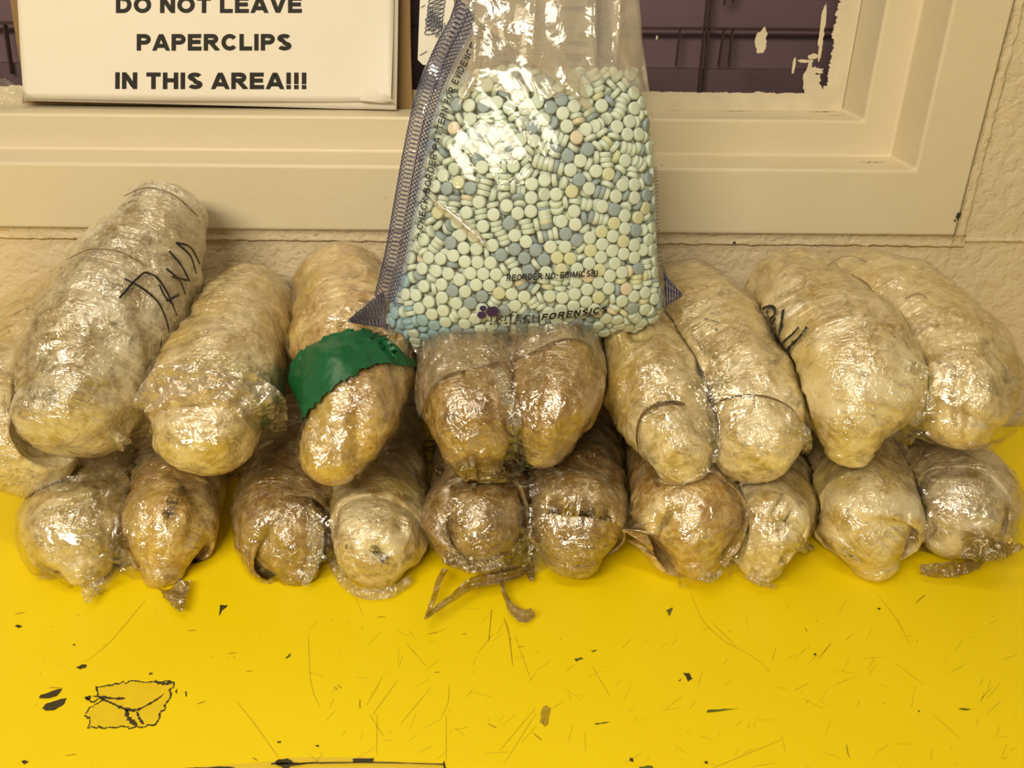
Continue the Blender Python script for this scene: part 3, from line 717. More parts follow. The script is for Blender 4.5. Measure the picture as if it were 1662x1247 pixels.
pack('b5', 'bottom-row bundle at the far right end with a loose film corner sticking out right',
     [R0([(1418, 912, YF+.002, 40), (1408, 860, YF+.010, 72), (1402, 825, YF+.035, 86), (1350, 700, -.03, 70)], seed=9, dents=[(1384, 905, 7, 22, .006), (1440, 880, 9, 30, .004), (1462, 905, 8, 18, .004), (1365, 860, 12, 14, .003)]),
      R0([(1560, 835, YF+.020, 70), (1555, 810, YF+.045, 84), (1480, 690, -.03, 70)], seed=10, dents=[(1510, 870, 10, 24, .005), (1580, 850, 20, 8, .003)])], ['pale', 'grey'], seed=5)
# upper row
pack('ta', 'upper-row bundle at the far left, its tall roll propped up the wall and marked TAM',
     [R0([(122, 668, -.185, 90), (150, 600, -.155, 112), (210, 470, -.10, 106), (268, 355, -.055, 66)], seed=11, blunt=.75, back=.8, dents=[(60, 690, 16, 40, .003), (200, 690, 14, 20, .004), (130, 610, 40, 10, -.003)]), R0([(35, 730, -.18, 86), (38, 650, -.14, 90), (70, 560, -.06, 80)], seed=12)], ['grey', 'pale'], film=(14, 100), seed=6)
pack('tb', 'upper-row bundle with a band of green tape, left of the pill bag',
     [R0([(335, 700, -.19, 84), (345, 640, -.165, 104), (380, 550, -.10, 90), (395, 490, -.045, 70)], seed=13, sz=.92, dents=[(300, 665, 50, 9, .004)]), R0([(538, 738, -.205, 54), (572, 660, -.175, 78), (575, 570, -.12, 98), (555, 470, -.045, 76)], seed=14, blunt=.95, dents=[(580, 690, 12, 40, .005), (515, 690, 10, 40, .0035), (610, 650, 12, 20, -.003)])], ['pale', 'gold'], film='each', seed=7)
pack('tc', 'brown upper-row bundle directly under the pill bag, a dark band across its rolls',
     [R0([(780, 748, -.192, 40), (769, 702, -.188, 64), (760, 650, -.165, 79), (745, 570, -.10, 76), (740, 510, -.04, 66)], seed=15, sz=1.05, dents=[(745, 680, 12, 30, .003), (800, 650, 10, 40, .003)]),
      R0([(886, 738, -.194, 34), (894, 690, -.188, 60), (903, 640, -.165, 80), (895, 570, -.11, 80), (880, 510, -.04, 68)], seed=16, sz=1.1, dents=[(860, 700, 10, 30, .004), (925, 680, 10, 40, .003)])], ['amber', 'amber'], seed=8, film=(14, 92))
pack('td', 'long upper-row bundle right of the pill bag, dark curved line around its left roll tip',
     [R0([(1108, 772, -.192, 34), (1100, 728, -.188, 60), (1075, 660, -.16, 78), (1030, 570, -.10, 74), (1000, 500, -.04, 64)], seed=17, sz=1.0, blunt=.8, dents=[(1068, 670, 22, 9, .004), (1046, 740, 8, 40, .003)]),
      R0([(1232, 720, -.19, 72), (1200, 622, -.145, 84), (1142, 520, -.08, 72), (1115, 475, -.04, 56)], seed=18, dents=[(1215, 655, 50, 8, .003), (1150, 590, 8, 30, .003)])], ['pale', 'pale'], seed=9, film=(13, 98))
pack('te', 'upper-row bundle at the far right with black marker scribble on its left side',
     [R0([(1380, 728, -.196, 40), (1384, 700, -.193, 63), (1389, 660, -.184, 88), (1384, 610, -.158, 106), (1326, 540, -.10, 102), (1278, 478, -.045, 76)], seed=19, blunt=.7, dents=[(1450, 680, 30, 40, .006), (1320, 690, 20, 40, .005)]),
      R0([(1552, 685, -.182, 52), (1560, 648, -.172, 76), (1545, 600, -.14, 92), (1450, 510, -.08, 86), (1390, 455, -.035, 56)], seed=20, dents=[(1556, 640, 8, 60, .006), (1520, 560, 20, 10, -.003), (1600, 600, 14, 14, .003)])], ['pale', 'pale'], seed=10, film=(14, 98))

# patches of tape or film lying on a roll, cut out by an outline
def inpoly(x, y, P):
    c = np.zeros(x.shape, bool); n = len(P)
    for i in range(n):
        (x0, y0), (x1, y1) = P[i], P[(i+1) % n]
        m = ((y0 > y) != (y1 > y)); xx = (x1-x0)*(y-y0)/((y1-y0) if y1 != y0 else 1e-9)+x0; c ^= m & (x < xx)
    return c
def topx(V):
    q = (V-CAM) @ ROT; return W/2+F*q[..., 0]/-q[..., 2], H/2-F*q[..., 1]/-q[..., 2]
def patch(name, r, outline, mat, parent, lift=.0012, up=4, facing=True, i0=0):
    R = r.rings; m, n = R.shape[:2]
    a = np.concatenate([R, R[:, :1]], 1); ti = np.linspace(0, m-1, (m-1)*up+1); tk = np.linspace(0, n, n*up+1)
    i = np.minimum(ti.astype(int), m-2); fi = (ti-i)[:, None, None]; k = np.minimum(tk.astype(int), n-1); fk = (tk-k)[None, :, None]
    G = (a[i][:, k]*(1-fi)+a[i+1][:, k]*fi)*(1-fk)+(a[i][:, k+1]*(1-fi)+a[i+1][:, k+1]*fi)*fk
    N = np.cross(np.gradient(G, axis=1), np.gradient(G, axis=0)); N /= np.linalg.norm(N, axis=2)[:, :, None]+1e-12
    Cn = r.C[np.minimum((ti+.5).astype(int), m-1)]
    if np.mean(np.einsum('ikj,ikj->ik', N, G-Cn[:, None])) < 0: N = -N
    x, y = topx(G); jx = np.vectorize(lambda a, b: noise.noise(Vector((a*.12, b*.12, 1)))*2.2)(x, y)
    ins = inpoly(x+jx, y+jx, outline)
    if facing: ins &= np.einsum('ikj,ikj->ik', N, CAM-G) > -.02
    V = (G+N*lift).reshape(-1, 3); nn = G.shape[1]; Fq = []
    for p in range(G.shape[0]-1):
        for q in range(nn-1):
            if ins[p, q] and ins[p+1, q] and ins[p, q+1] and ins[p+1, q+1]: Fq.append((p*nn+q, p*nn+q+1, (p+1)*nn+q+1, (p+1)*nn+q))
    if not Fq: return None
    used = sorted({j for f in Fq for j in f}); mp = {j: t for t, j in enumerate(used)}
    return mesh(name, [V[j] for j in used], [tuple(mp[j] for j in f) for f in Fq], mat, parent)
ALLR = [r for t, rs in PACKS.values() for r in rs]
def fpt(px, py, lift=.002, rolls=None):
    h = surf_point(px, py, rolls or ALLR)
    if h is None: return atZ(px, py, .004)
    return h[0]-ray(px, py)/np.linalg.norm(ray(px, py))*lift
def sflap(name, key, pts, seed, mat, lift=.003, kw=None, z=None):
    """film strip through pixel points (x, y, half width in pixels)"""
    Q = []
    W_ = [(atZ(x, y, z) if z is not None else fpt(x, y, lift)) for x, y, w in pts]
    for i, (x, y, w) in enumerate(pts):
        T = W_[min(i+1, len(W_)-1)]-W_[max(i-1, 0)]; vd = W_[i]-CAM; s = np.cross(T, vd); s /= np.linalg.norm(s)+1e-9
        Q.append((W_[i], w*depth(W_[i])/F, s))
    return flap(name, Q, seed, mat, PACKS[key][0], kw)
M_BROWNLINE = plain('brown_film_edge', (0.15, 0.09, 0.035), .35, .2, 200, coat=.5)
t = NT('grey_black_smudge'); df = t.n('BsdfPrincipled', **{'Base Color': (0.06, 0.045, 0.03), 'Roughness': .4, 'Coat Weight': .6}); tr = t.n('BsdfTransparent'); ms = t.n('MixShader')
t.put(ms.inputs[0], t.ramp(t.noise(t.obj(), 330, 5, .65, .8), [(.43, 0.0), (.56, .9)])); t.put(ms.inputs[1], tr.outputs[0]); t.put(ms.inputs[2], df.outputs[0]); M_SMUDGE = t.done(ms.outputs[0])
M_MILK = m_film('milky_cling_film', (.95, .91, .84), .13, .12, .05, .005, 80, 1.8)
M_TEAL = m_film('green_tint_film', (.35, .62, .45), .10, .05, .08, .004, 90, 1.2)
T_, tb_rolls = PACKS['tb']
patch('green_tape', tb_rolls[1], [(440, 650), (464, 622), (480, 588), (498, 571), (506, 564), (510, 566), (525, 553), (562, 540), (599, 541), (624, 551), (646, 573), (690, 604), (672, 600), (640, 596), (613, 596), (582, 606), (542, 634), (508, 670), (486, 708), (470, 730), (440, 730)], M_GREEN, T_, .0038, facing=False)
patch('green_tape', tb_rolls[0], [(462, 600), (446, 622), (432, 640), (424, 665), (414, 690), (440, 715), (500, 640)], M_TEAL, T_, .0030)['label'] = 'green tape seen dimly under film'
sflap('crumpled_film', 'tb', [(236, 668, 20), (262, 632, 32), (300, 622, 34), (350, 628, 30), (400, 640, 34), (432, 668, 34), (432, 712, 22)], 3, M_MILK, .005, dict(n=60, across=20, crump=.005, fold=.12))
sflap('crumpled_film', 'tb', [(236, 640, 8), (290, 600, 14), (350, 592, 16), (410, 612, 14), (446, 640, 8)], 8, M_FLAP, .006, dict(n=50, across=14, crump=.005, fold=.2))
ink('handwriting', PACKS['ta'][1], [[(193, 487), (216, 460), (233, 444)], [(202, 455), (233, 473), (256, 496), (269, 531), (269, 541)], [(233, 444), (251, 451), (269, 478), (283, 513)], [(256, 464), (264, 482), (276, 494)], [(266, 490), (287, 479)], [(267, 437), (287, 455), (297, 478)],
     [(272, 408), (292, 433), (303, 457)], [(283, 395), (305, 415), (314, 444)], [(283, 395), (305, 401), (320, 428)], [(276, 450), (300, 455)], [(258, 552), (256, 566)]], 4.4, PACKS['ta'][0])
ink('film_edge', PACKS['ta'][1], [[(112, 426), (130, 416), (153, 408), (189, 410), (215, 421), (233, 433)], [(205, 322), (240, 308), (280, 318), (318, 352)]], 2.6, PACKS['ta'][0], M_BROWNLINE)
ink('marker_line', PACKS['ta'][1], [[(18, 519), (36, 509), (54, 499)]], 3.2, PACKS['ta'][0])
sflap('film_knot', 'ta', [(186, 706, 6), (196, 716, 11), (207, 724, 10), (214, 730, 8), (217, 739, 4)], 4, M_FLAP, .006, dict(n=30, across=12, crump=.006, fold=.5))
sflap('film_sheet', 'ta', [(60, 800, 14), (110, 790, 16), (160, 782, 14), (210, 778, 10)], 6, M_FLAP, .004)
ink('marker_scribble', PACKS['te'][1], [[(1229, 528), (1240, 505), (1257, 500), (1262, 512), (1250, 525), (1240, 548)], [(1250, 505), (1245, 530), (1256, 552)], [(1262, 518), (1252, 548), (1263, 562)], [(1275, 505), (1270, 540), (1262, 566)], [(1274, 528), (1266, 556), (1270, 575)],
     [(1300, 534), (1290, 545), (1275, 558), (1265, 572)], [(1313, 534), (1300, 552), (1285, 566), (1276, 574)], [(1292, 556), (1284, 572), (1276, 588)], [(1247, 520), (1258, 545)], [(1236, 520), (1246, 540), (1256, 556)], [(1268, 545), (1262, 562), (1276, 572)]], 7.0, PACKS['te'][0])
ink('film_edge', PACKS['te'][1], [[(1340, 437), (1362, 422), (1388, 420), (1408, 430)], [(1470, 488), (1490, 480), (1505, 488)], [(1600, 568), (1628, 604), (1640, 640)]], 2.2, PACKS['te'][0], M_BROWNLINE)
ink('film_edge', PACKS['td'][1], [[(1110, 660), (1096, 656), (1066, 661), (1045, 676), (1038, 704), (1044, 739), (1062, 772), (1083, 800), (1110, 806)]], 6.0, PACKS['td'][0], M_BROWNLINE)
ink('film_edge', PACKS['td'][1], [[(1157, 663), (1175, 652), (1205, 645), (1244, 648), (1279, 665), (1296, 690)]], 4.5, PACKS['td'][0], M_BROWNLINE)
ink('dark_smudge', PACKS['td'][1], [[(1046, 668), (1070, 656), (1094, 655)], [(1052, 676), (1074, 662)], [(1080, 654), (1106, 662)], [(1144, 520), (1170, 528)], [(1150, 530), (1166, 540)]], 4.0, PACKS['td'][0], M_SMUDGE)
ink('film_edge', PACKS['tc'][1], [[(688, 700), (692, 665), (705, 633), (728, 613), (765, 603), (809, 592)], [(833, 588), (857, 581), (886, 566), (916, 555), (949, 561), (968, 587), (974, 618)]], 5.0, PACKS['tc'][0], M_BROWNLINE)
patch('film_layer', PACKS['tc'][1][0], [(660, 720), (690, 668), (705, 633), (728, 613), (765, 603), (830, 588), (830, 500), (650, 500)], M_MILK, PACKS['tc'][0], .0018)
patch('film_layer', PACKS['tc'][1][1], [(800, 600), (833, 588), (857, 581), (886, 566), (916, 555), (949, 561), (968, 587), (1000, 640), (1000, 480), (800, 480)], M_MILK, PACKS['tc'][0], .0018)
sflap('film_tail', 'tc', [(752, 745, 22), (764, 770, 14), (772, 788, 8), (768, 800, 3)], 5, M_FLAPB, .006)
sflap('film_tail', 'tc', [(775, 775, 9), (800, 770, 13), (824, 772, 11)], 9, M_FLAPB, .006, dict(n=30, across=12, crump=.006, fold=.5))
sflap('film_tail', 'tc', [(826, 782, 4), (852, 774, 8), (880, 770, 8), (915, 766, 4)], 7, M_FLAP, .004)
sflap('film_bridge', 'tc', [(806, 600, 9), (822, 640, 12), (832, 670, 14), (836, 700, 10), (842, 735, 4)], 12, M_FLAP, .006, dict(n=40, across=14, crump=.005, fold=.25))
for o_ in ([(260, 848), (262, 832), (268, 820), (275, 808), (284, 799), (296, 795), (300, 805), (291, 813), (287, 826), (279, 839), (268, 849)],): patch('dark_smudge', PACKS['b1'][1][1], o_, M_SMUDGE, PACKS['b1'][0], .0042, up=8)
sflap('film_tail', 'b1', [(158, 934, 24), (150, 955, 18), (144, 972, 10), (141, 987, 3)], 11, M_FLAP, .004, dict(n=36, across=14, crump=.005, fold=.4))
sflap('film_tail', 'b1', [(284, 950, 26), (288, 968, 18), (292, 984, 10), (296, 998, 2)], 13, M_FLAPB, .004)
sflap('film_tail', 'b1', [(120, 850, 8), (150, 872, 14), (182, 896, 14), (212, 914, 8)], 14, M_FLAP, .005, dict(n=44, across=14, crump=.006, fold=.3))
sflap('film_sheet', 'b1', [(70, 830, 6), (130, 815, 12), (190, 800, 10), (240, 786, 4)], 16, M_FLAP, .006)
for o_ in ([(596, 886), (604, 878), (614, 880), (624, 890), (630, 904), (626, 912), (616, 910), (606, 900)], [(566, 890), (568, 882), (574, 880), (571, 890)]): patch('dark_smudge', PACKS['b2'][1][1], o_, M_SMUDGE, PACKS['b2'][0], .0050, up=8)
ink('marker_line', PACKS['b2'][1], [[(670, 768), (676, 785), (680, 796)], [(678, 800), (686, 820)]], 4, PACKS['b2'][0])
sflap('film_tail', 'b2', [(536, 905, 5), (552, 936, 8), (585, 962, 9), (630, 962, 9), (668, 940, 7)], 17, M_FLAP, .004)
sflap('film_tail', 'b2', [(500, 820, 5), (512, 860, 12), (510, 905, 12), (495, 950, 5)], 18, M_FLAP, .004)
sflap('twisted_tail', 'b3', [(858, 905, 8), (840, 926, 12), (800, 938, 11), (762, 950, 9), (735, 970, 6), (712, 986, 5), (690, 1004, 3)], 19, M_FLAPB, .004, dict(n=70, across=12, crump=.003, fold=.9), z=.012)
sflap('twisted_tail', 'b3', [(722, 925, 5), (712, 945, 5), (706, 965, 4), (699, 985, 4), (690, 1006, 3)], 20, M_FLAPB, .004, dict(n=50, across=10, crump=.003, fold=1.0), z=.009)
sflap('twisted_tail', 'b3', [(815, 948, 4), (820, 966, 4), (828, 982, 5), (838, 994, 9), (852, 1000, 10), (866, 994, 7)], 21, M_FLAPB, .004, dict(n=50, across=10, crump=.003, fold=.7), z=.006)
sflap('film_tail', 'b3', [(846, 850, 4), (856, 890, 9), (858, 920, 10), (864, 945, 4)], 22, M_FLAPB, .005)
sflap('film_tail', 'b3', [(720, 905, 10), (770, 918, 12), (820, 905, 10), (850, 880, 5)], 23, M_FLAPB, .004)
sflap('film_tail', 'b4', [(1214, 930, 10), (1235, 942, 9), (1256, 953, 3)], 24, M_FLAP, .004)
sflap('film_tail', 'b4', [(1130, 930, 10), (1150, 938, 8), (1168, 928, 4)], 25, M_FLAP, .004)
sflap('film_tail', 'b4', [(1290, 880, 12), (1310, 888, 9), (1324, 892, 3)], 26, M_FLAP, .004)
sflap('film_tail', 'b5', [(1560, 885, 22), (1598, 890, 20), (1630, 892, 12), (1662, 886, 3)], 27, M_FLAPB, .004, dict(n=44, across=14, crump=.004, fold=.15), z=.035)
sflap('film_tail', 'b5', [(1492, 925, 8), (1530, 926, 12), (1570, 920, 10), (1600, 902, 5)], 28, M_FLAPB, .004, z=.010)
sflap('film_bridge', 'td', [(1112, 628, 5), (1130, 622, 9), (1160, 620, 8), (1196, 612, 4)], 30, M_FLAP, .004, dict(n=34, across=12, crump=.003, fold=.2))
sflap('film_bridge', 'td', [(1135, 640, 8), (1150, 680, 11), (1160, 720, 9), (1160, 750, 4)], 31, M_FLAP, .004)
sflap('film_tail', 'td', [(1270, 690, 10), (1298, 700, 12), (1310, 716, 8), (1306, 735, 4)], 32, M_FLAP, .004)
sflap('film_bridge', 'te', [(1470, 590, 10), (1505, 610, 12), (1508, 650, 12), (1480, 690, 6)], 33, M_FLAP, .004)
# settled pills: u, v, w on the bag in tenths of a millimetre, then the pill's axis
PILLS = [-483,860,218,37,-9,-91, -312,1170,235,21,-14,-96, 641,765,254,-25,-1,-96, 368,1673,166,-43,-25,-86, -265,1253,230,-20,21,95, -59,224,264,-1,-37,92, -273,1415,196,16,-25,-94, 560,876,268,19,4,97,
559,282,255,-16,18,-96, -581,400,213,-35,5,92, 646,936,245,-27,-5,-95, -421,1005,227,-31,11,93, -446,1082,206,37,-11,-91, 193,1047,286,-5,20,97, 561,716,273,19,-1,97, 800,792,190,48,1,86,
-591,512,201,-42,10,89, -198,1130,261,13,-13,-97, -550,301,222,-26,-6,95, -107,469,300,-7,-5,99, 719,242,213,-30,23,-91, 236,198,253,-2,40,-91, -200,245,264,7,29,-94, -297,858,270,18,-7,-97,
-273,1006,265,19,-10,-97, -358,800,262,21,-6,-97, 687,1007,228,32,8,93, 75,316,289,1,16,-98, 488,514,284,-13,3,-98, 541,1497,191,17,18,96, -400,674,258,24,-2,-96, -333,721,271,20,-3,-97,
19,1547,196,-22,31,91, -368,290,259,-13,-13,97, -456,241,233,-19,-24,94, 472,990,277,14,7,98, 102,485,303,0,9,-99, -6,338,292,-2,-14,98, -281,1495,176,-24,24,93, 642,1369,192,-26,-16,-94,
409,1046,278,10,11,98, 711,1323,177,-35,-18,-91, -467,575,244,-29,3,95, -233,633,289,13,-2,-98, 240,312,286,0,16,-98, 482,342,274,-13,13,-97, 326,1372,237,-6,-18,-97, -170,1616,172,17,-19,-96,
-365,1231,211,-28,18,93, 459,1232,250,12,16,97, -250,714,285,-14,2,98, -345,441,274,16,0,-98, 387,1304,245,7,16,97, -123,1170,263,-12,12,97, 72,567,305,-2,-4,99, -226,550,291,-12,0,98,
569,633,272,-20,0,-97, -236,406,287,11,7,-98, -308,365,275,13,11,-98, -303,1651,128,35,-23,-90, -174,1235,249,13,-17,-97, -132,1306,241,11,-18,-97, 514,1098,259,-14,-8,-98, 656,503,251,-26,1,-96,
398,234,259,-8,33,-93, 40,1293,254,2,-17,-98, -132,654,299,-7,1,99, -190,1492,195,16,-20,-96, 141,1516,214,1,-19,-97, -556,903,176,-52,10,83, -143,544,298,7,1,-99, -417,481,260,20,-1,-97,
-199,330,281,-10,-13,98, -391,371,263,-18,-8,97, -88,347,291,-3,-13,98, 446,1586,188,-11,-18,-97, -192,773,291,11,-4,-98, 182,1412,234,2,19,97, -347,1041,244,-24,15,95, -109,1512,202,-11,20,96,
392,769,296,7,3,99, -315,640,277,-17,4,97, 402,317,279,5,-15,98, 335,1191,267,7,14,98, -203,1346,224,-13,19,96, 594,1077,247,-21,-12,-96, -579,692,188,-49,7,86, -637,341,192,-40,2,90,
-309,556,279,-14,-2,98, 21,470,303,-1,-4,99, 486,680,286,-13,0,-98, 411,483,292,9,-4,99, -153,400,293,7,8,-98, -317,222,248,-10,-34,92, 753,1484,125,-48,-17,-85, -3,1135,277,-3,14,98,
-76,592,302,-6,-3,99, -462,413,249,-21,2,97, 82,671,306,-2,-1,99, 639,853,250,25,5,96, -271,290,270,10,15,-97, 317,213,257,-5,38,-91, 478,259,259,-12,25,-95, -135,194,248,-6,-36,92,
-311,1571,147,-31,23,91, -218,921,281,17,-6,-97, -533,1260,119,64,-18,-73, -125,844,294,-7,5,99, 353,1107,277,7,11,98, 406,400,288,-11,9,-98, 322,296,280,-5,17,-97, 554,383,268,-16,9,-97,
113,1366,242,-2,17,97, 237,632,305,2,-1,99, 123,1285,257,1,-17,-97, 331,629,301,-7,1,-99, -460,328,247,20,8,-97, -42,416,299,-3,-7,99, -273,481,285,13,1,-98, 113,1025,293,-3,10,98,
725,1694,86,-57,-18,-79, 303,791,301,5,4,99, -43,896,297,-5,12,98, 300,1449,224,4,18,97, 66,1477,215,8,-7,-98, -383,593,265,20,-3,-97, 16,258,275,-5,-27,95, 135,168,237,-4,-48,87,
382,852,293,-8,-3,-99, -326,1304,207,25,-16,-95, 723,1403,159,38,17,90, 371,1492,210,-9,-19,-97, 414,1162,264,9,9,98, 310,484,300,6,-4,99, 494,597,284,14,0,98, 483,431,282,-13,4,-98,
-533,217,212,-21,-28,93, -31,1482,215,6,-20,-97, 10,712,305,2,0,-99, -378,1364,177,28,-28,-91, 364,976,289,-6,-5,-99, 332,712,304,7,1,99, -190,475,294,-7,-1,99, -28,786,303,-3,4,99,
223,1483,220,-2,-19,-97, -496,498,239,27,-4,-95, 404,669,296,9,0,99, 198,552,305,-1,2,-99, -378,1120,207,-61,-16,77, 266,960,296,-2,-4,-99, 699,1160,206,-33,-9,-93, 212,470,303,-1,4,-99,
281,562,303,-4,0,-99, 563,550,273,19,-1,97, -108,1672,163,6,16,97, 31,1210,269,1,-12,-98, 10,625,306,2,-1,-99, 144,615,306,-1,0,-99, 27,848,302,2,-3,-99, 365,553,298,-7,2,-99,
-546,581,216,-39,8,91, 199,1573,200,-7,-12,-98, 109,859,302,1,-3,-99, 742,324,220,-29,8,-94, 274,1610,179,-38,34,85, 110,942,299,-1,4,99, 290,1531,209,3,18,97, 635,682,256,24,1,96,
558,467,272,17,-2,97, 209,1656,189,-1,-16,-98, 636,587,256,-23,-1,-96, -360,1502,145,36,-13,-91, -618,258,197,-33,-11,93, 770,922,200,43,6,89, 713,727,233,-33,-1,-93, 795,183,176,-29,31,-89,
707,644,236,-31,0,-94, 713,561,234,31,0,94, 627,423,257,-20,4,-97, -247,180,235,10,43,-89, 193,961,280,-50,-4,-85, -222,1675,145,-15,20,96, 200,1144,253,96,-23,4, 707,439,236,-29,1,-95,
766,1005,197,-43,-8,-89, -498,1018,193,44,-15,-87, 708,810,231,32,4,94, 623,339,251,-19,10,-97, 750,1580,102,55,23,79, 147,774,281,96,22,-1, 256,1309,225,-92,36,0, -676,572,135,-68,16,71,
875,282,163,45,1,88, 781,613,207,-41,-2,-90, -4,1007,268,99,-3,-1, 148,360,266,79,-60,7, 855,933,141,66,13,73, 446,1354,215,27,4,-95, 201,1233,240,92,-37,5, -599,175,182,26,35,-89,
172,694,281,96,22,-2, 789,710,200,-45,-1,-88, 64,123,208,-1,63,-76, 788,1323,139,-51,-19,-82, 786,530,206,-41,-1,-90, 865,1039,121,74,17,64, -172,1041,251,23,96,-10, -445,161,204,7,44,-89,
535,202,235,10,-36,92, 624,118,176,13,-60,78, -522,138,181,11,49,-85, -520,1093,166,52,-11,-84, 818,454,191,45,-1,88, 885,639,131,64,-5,75, 798,266,195,35,-12,92, 701,100,152,13,-64,75,
191,1325,224,-92,36,0, 51,1393,218,-44,6,-88, 885,162,136,44,-33,82, 317,1284,228,-92,36,0, 949,227,112,-62,-3,-77, 449,1516,182,4,67,73, 456,178,231,10,-43,89, -49,149,226,-4,-52,84,
-215,97,179,3,69,-71, -714,424,132,-67,13,71, -317,144,211,-6,-51,84, 268,715,279,97,20,-3, 38,1060,263,82,55,-5, -607,959,121,74,-21,-63, -711,343,150,-57,11,80, -375,98,170,6,67,-73,
-570,1031,142,-63,22,73, -672,78,106,19,66,-72, 183,899,274,-18,97,-2, -193,976,255,-23,-96,3, 240,73,158,-2,76,-63, 850,849,152,63,1,76, -138,120,202,-1,-64,76, -631,743,143,65,-18,-72,
-827,149,65,-72,-7,67, 373,159,226,4,-49,86, 57,1694,156,-90,-41,1, -130,900,266,25,-95,9, 292,141,219,6,-55,82, -794,217,101,-71,3,69, 68,1582,175,-92,-36,5, -204,828,262,-23,96,-9,
-252,1059,238,24,96,-10, 504,1374,200,39,9,-90, 577,64,129,4,-75,65, 578,1422,170,-55,-57,60, 236,1395,208,41,-31,-85, -76,1324,217,87,46,-4, 196,833,276,13,-98,6, -228,1176,220,-32,2,-94,
-295,914,242,14,97,-11, 844,574,164,-36,-13,-91, 311,1028,262,-88,31,32, 877,1154,80,86,7,48, 864,1236,81,83,7,54, -2,1429,201,-59,80,-5, -456,91,155,7,67,-72, 629,-9,40,-4,71,-69,
-525,1407,68,74,-44,-49, -598,43,84,-10,-73,66, -596,1103,92,-81,17,54, 842,1384,65,-88,3,-46, 123,1693,157,30,-94,4, -729,503,81,-88,16,41, 430,109,186,-7,66,-73, 140,98,186,-3,-70,70,
905,719,103,82,9,55, -294,80,158,7,74,-66, -530,743,180,72,49,46, -401,1648,47,73,-16,-65, 275,864,274,13,-81,-56, 941,409,92,-82,-10,-54, 879,50,66,20,-69,68, 498,76,150,5,-74,66,
-58,947,267,40,-77,48, 266,904,272,13,-81,-56, 27,938,270,-2,-85,51, -68,84,171,1,74,-66, 911,563,109,80,3,58, 641,1186,197,-89,35,26, -533,72,126,12,72,-67, 484,1696,139,47,-85,-17,
347,92,177,-3,72,-68, -516,1329,82,-45,57,-67, 804,1522,67,78,14,59, 714,862,200,13,72,-67, -246,1332,188,34,25,89, 10,32,105,-1,-81,57, 792,16,49,10,-74,66, -485,781,197,69,-69,-17,
-447,1222,155,67,71,16, -8,1321,220,-41,62,-66, 961,70,44,49,-61,60, 449,738,263,-42,85,29, -687,286,143,-19,97,-9, -436,16,67,1,70,-70, 90,1616,169,-92,-36,5, 938,492,76,-90,-17,-38,
-70,1171,203,4,39,-91, 673,1102,195,-51,-81,26, 40,898,269,2,85,-51, 384,23,88,2,-81,57, 343,415,268,93,-26,-22, 643,1676,106,-71,68,13, -780,82,39,57,59,55, -612,466,167,27,70,65,
-234,1562,145,-68,64,-33, 546,-9,43,-1,73,-67, 476,1297,209,44,-84,28, 124,1432,201,55,-71,41, 387,906,263,16,93,-29, -133,962,260,-92,23,27, 688,1240,173,91,-24,-32, -455,1483,69,65,61,43,
471,25,88,-2,80,-58, -103,1444,184,29,-90,30, -56,501,277,-82,-54,-10, 310,43,119,3,-80,58, 256,1045,262,-97,-12,-13, 516,1027,218,-61,78,-4, -401,780,225,-70,-33,-62, -414,1164,180,36,-89,26,
-461,1317,124,13,92,33, -114,1585,154,-87,41,-23, -460,715,212,53,82,17, -199,-9,50,1,75,-65, 371,1245,224,54,80,20, 631,1247,190,74,-64,-12, -188,1431,184,2,-97,20, 518,1558,156,-46,86,17,
623,1310,182,-17,-95,21, 308,359,266,-14,-97,-12, -116,-9,48,-1,-71,69, 995,180,56,-88,-5,-45, 442,805,264,-96,-14,20, -747,145,88,-69,-3,-71, -668,19,47,13,69,-70, 160,45,123,0,-81,57,
75,63,147,0,78,-61, 475,885,256,-95,22,17, 60,981,231,-99,3,1, -732,223,117,-78,-21,-57, -457,909,180,-14,-95,24, -143,61,140,-1,-78,61, 514,1181,225,98,3,-14, -420,1282,153,66,-49,55,
725,43,89,-10,74,-65, 436,545,251,40,-80,43, 580,1574,99,63,-48,59, 592,1011,229,32,92,-19, -658,451,142,-80,-37,-45, -111,298,258,54,80,20, -26,1354,213,-41,62,-66, -462,1564,33,-84,45,26,
133,437,276,-66,72,16, -54,667,264,27,-95,-8, 760,1629,43,11,63,-75, 583,1280,195,-61,-75,21, 669,1522,128,48,78,-37, 360,1611,165,-21,95,-17, 254,1208,240,-36,-91,-18, -284,11,71,2,79,-60,
-412,1483,103,72,66,19, -395,874,214,11,95,-24, 278,400,273,-22,-96,-7, -220,41,114,1,80,-58, -816,272,36,-94,23,22, 551,1332,192,-55,81,-16, 64,386,274,-46,87,9, 265,1131,253,-96,23,-4,
-361,-10,44,-3,-73,66, 137,1163,251,-96,24,-4, 490,811,257,-93,31,15, 706,942,199,-76,52,37, 227,374,270,14,98,8, 287,1667,152,-7,96,-22, 583,787,232,-93,32,13, 749,1099,167,-25,-93,23,
-534,806,173,-44,86,-22, 835,709,150,3,-12,-98, 521,801,253,93,-31,-14, 763,1156,152,74,-49,-44, 754,440,194,88,10,-43, 232,1136,253,-96,23,-4, 523,1601,147,46,-86,-17, -404,837,201,11,95,-24,
184,241,242,47,-86,-14, 691,1546,114,-51,-75,39, 169,1154,252,96,-23,4, 120,1630,168,92,36,-5, -374,942,221,11,96,-24, -375,906,213,11,95,-24, -600,122,126,42,-59,-68, -391,191,201,83,46,29,
-110,788,271,25,-95,-9, -581,612,170,50,-77,35, -351,43,109,-4,-80,58, -4,99,157,60,59,-51, -338,1417,155,-85,-50,-11, -347,1710,-15,31,-93,-10, 442,892,252,-95,22,17, 432,615,267,77,-61,-10,
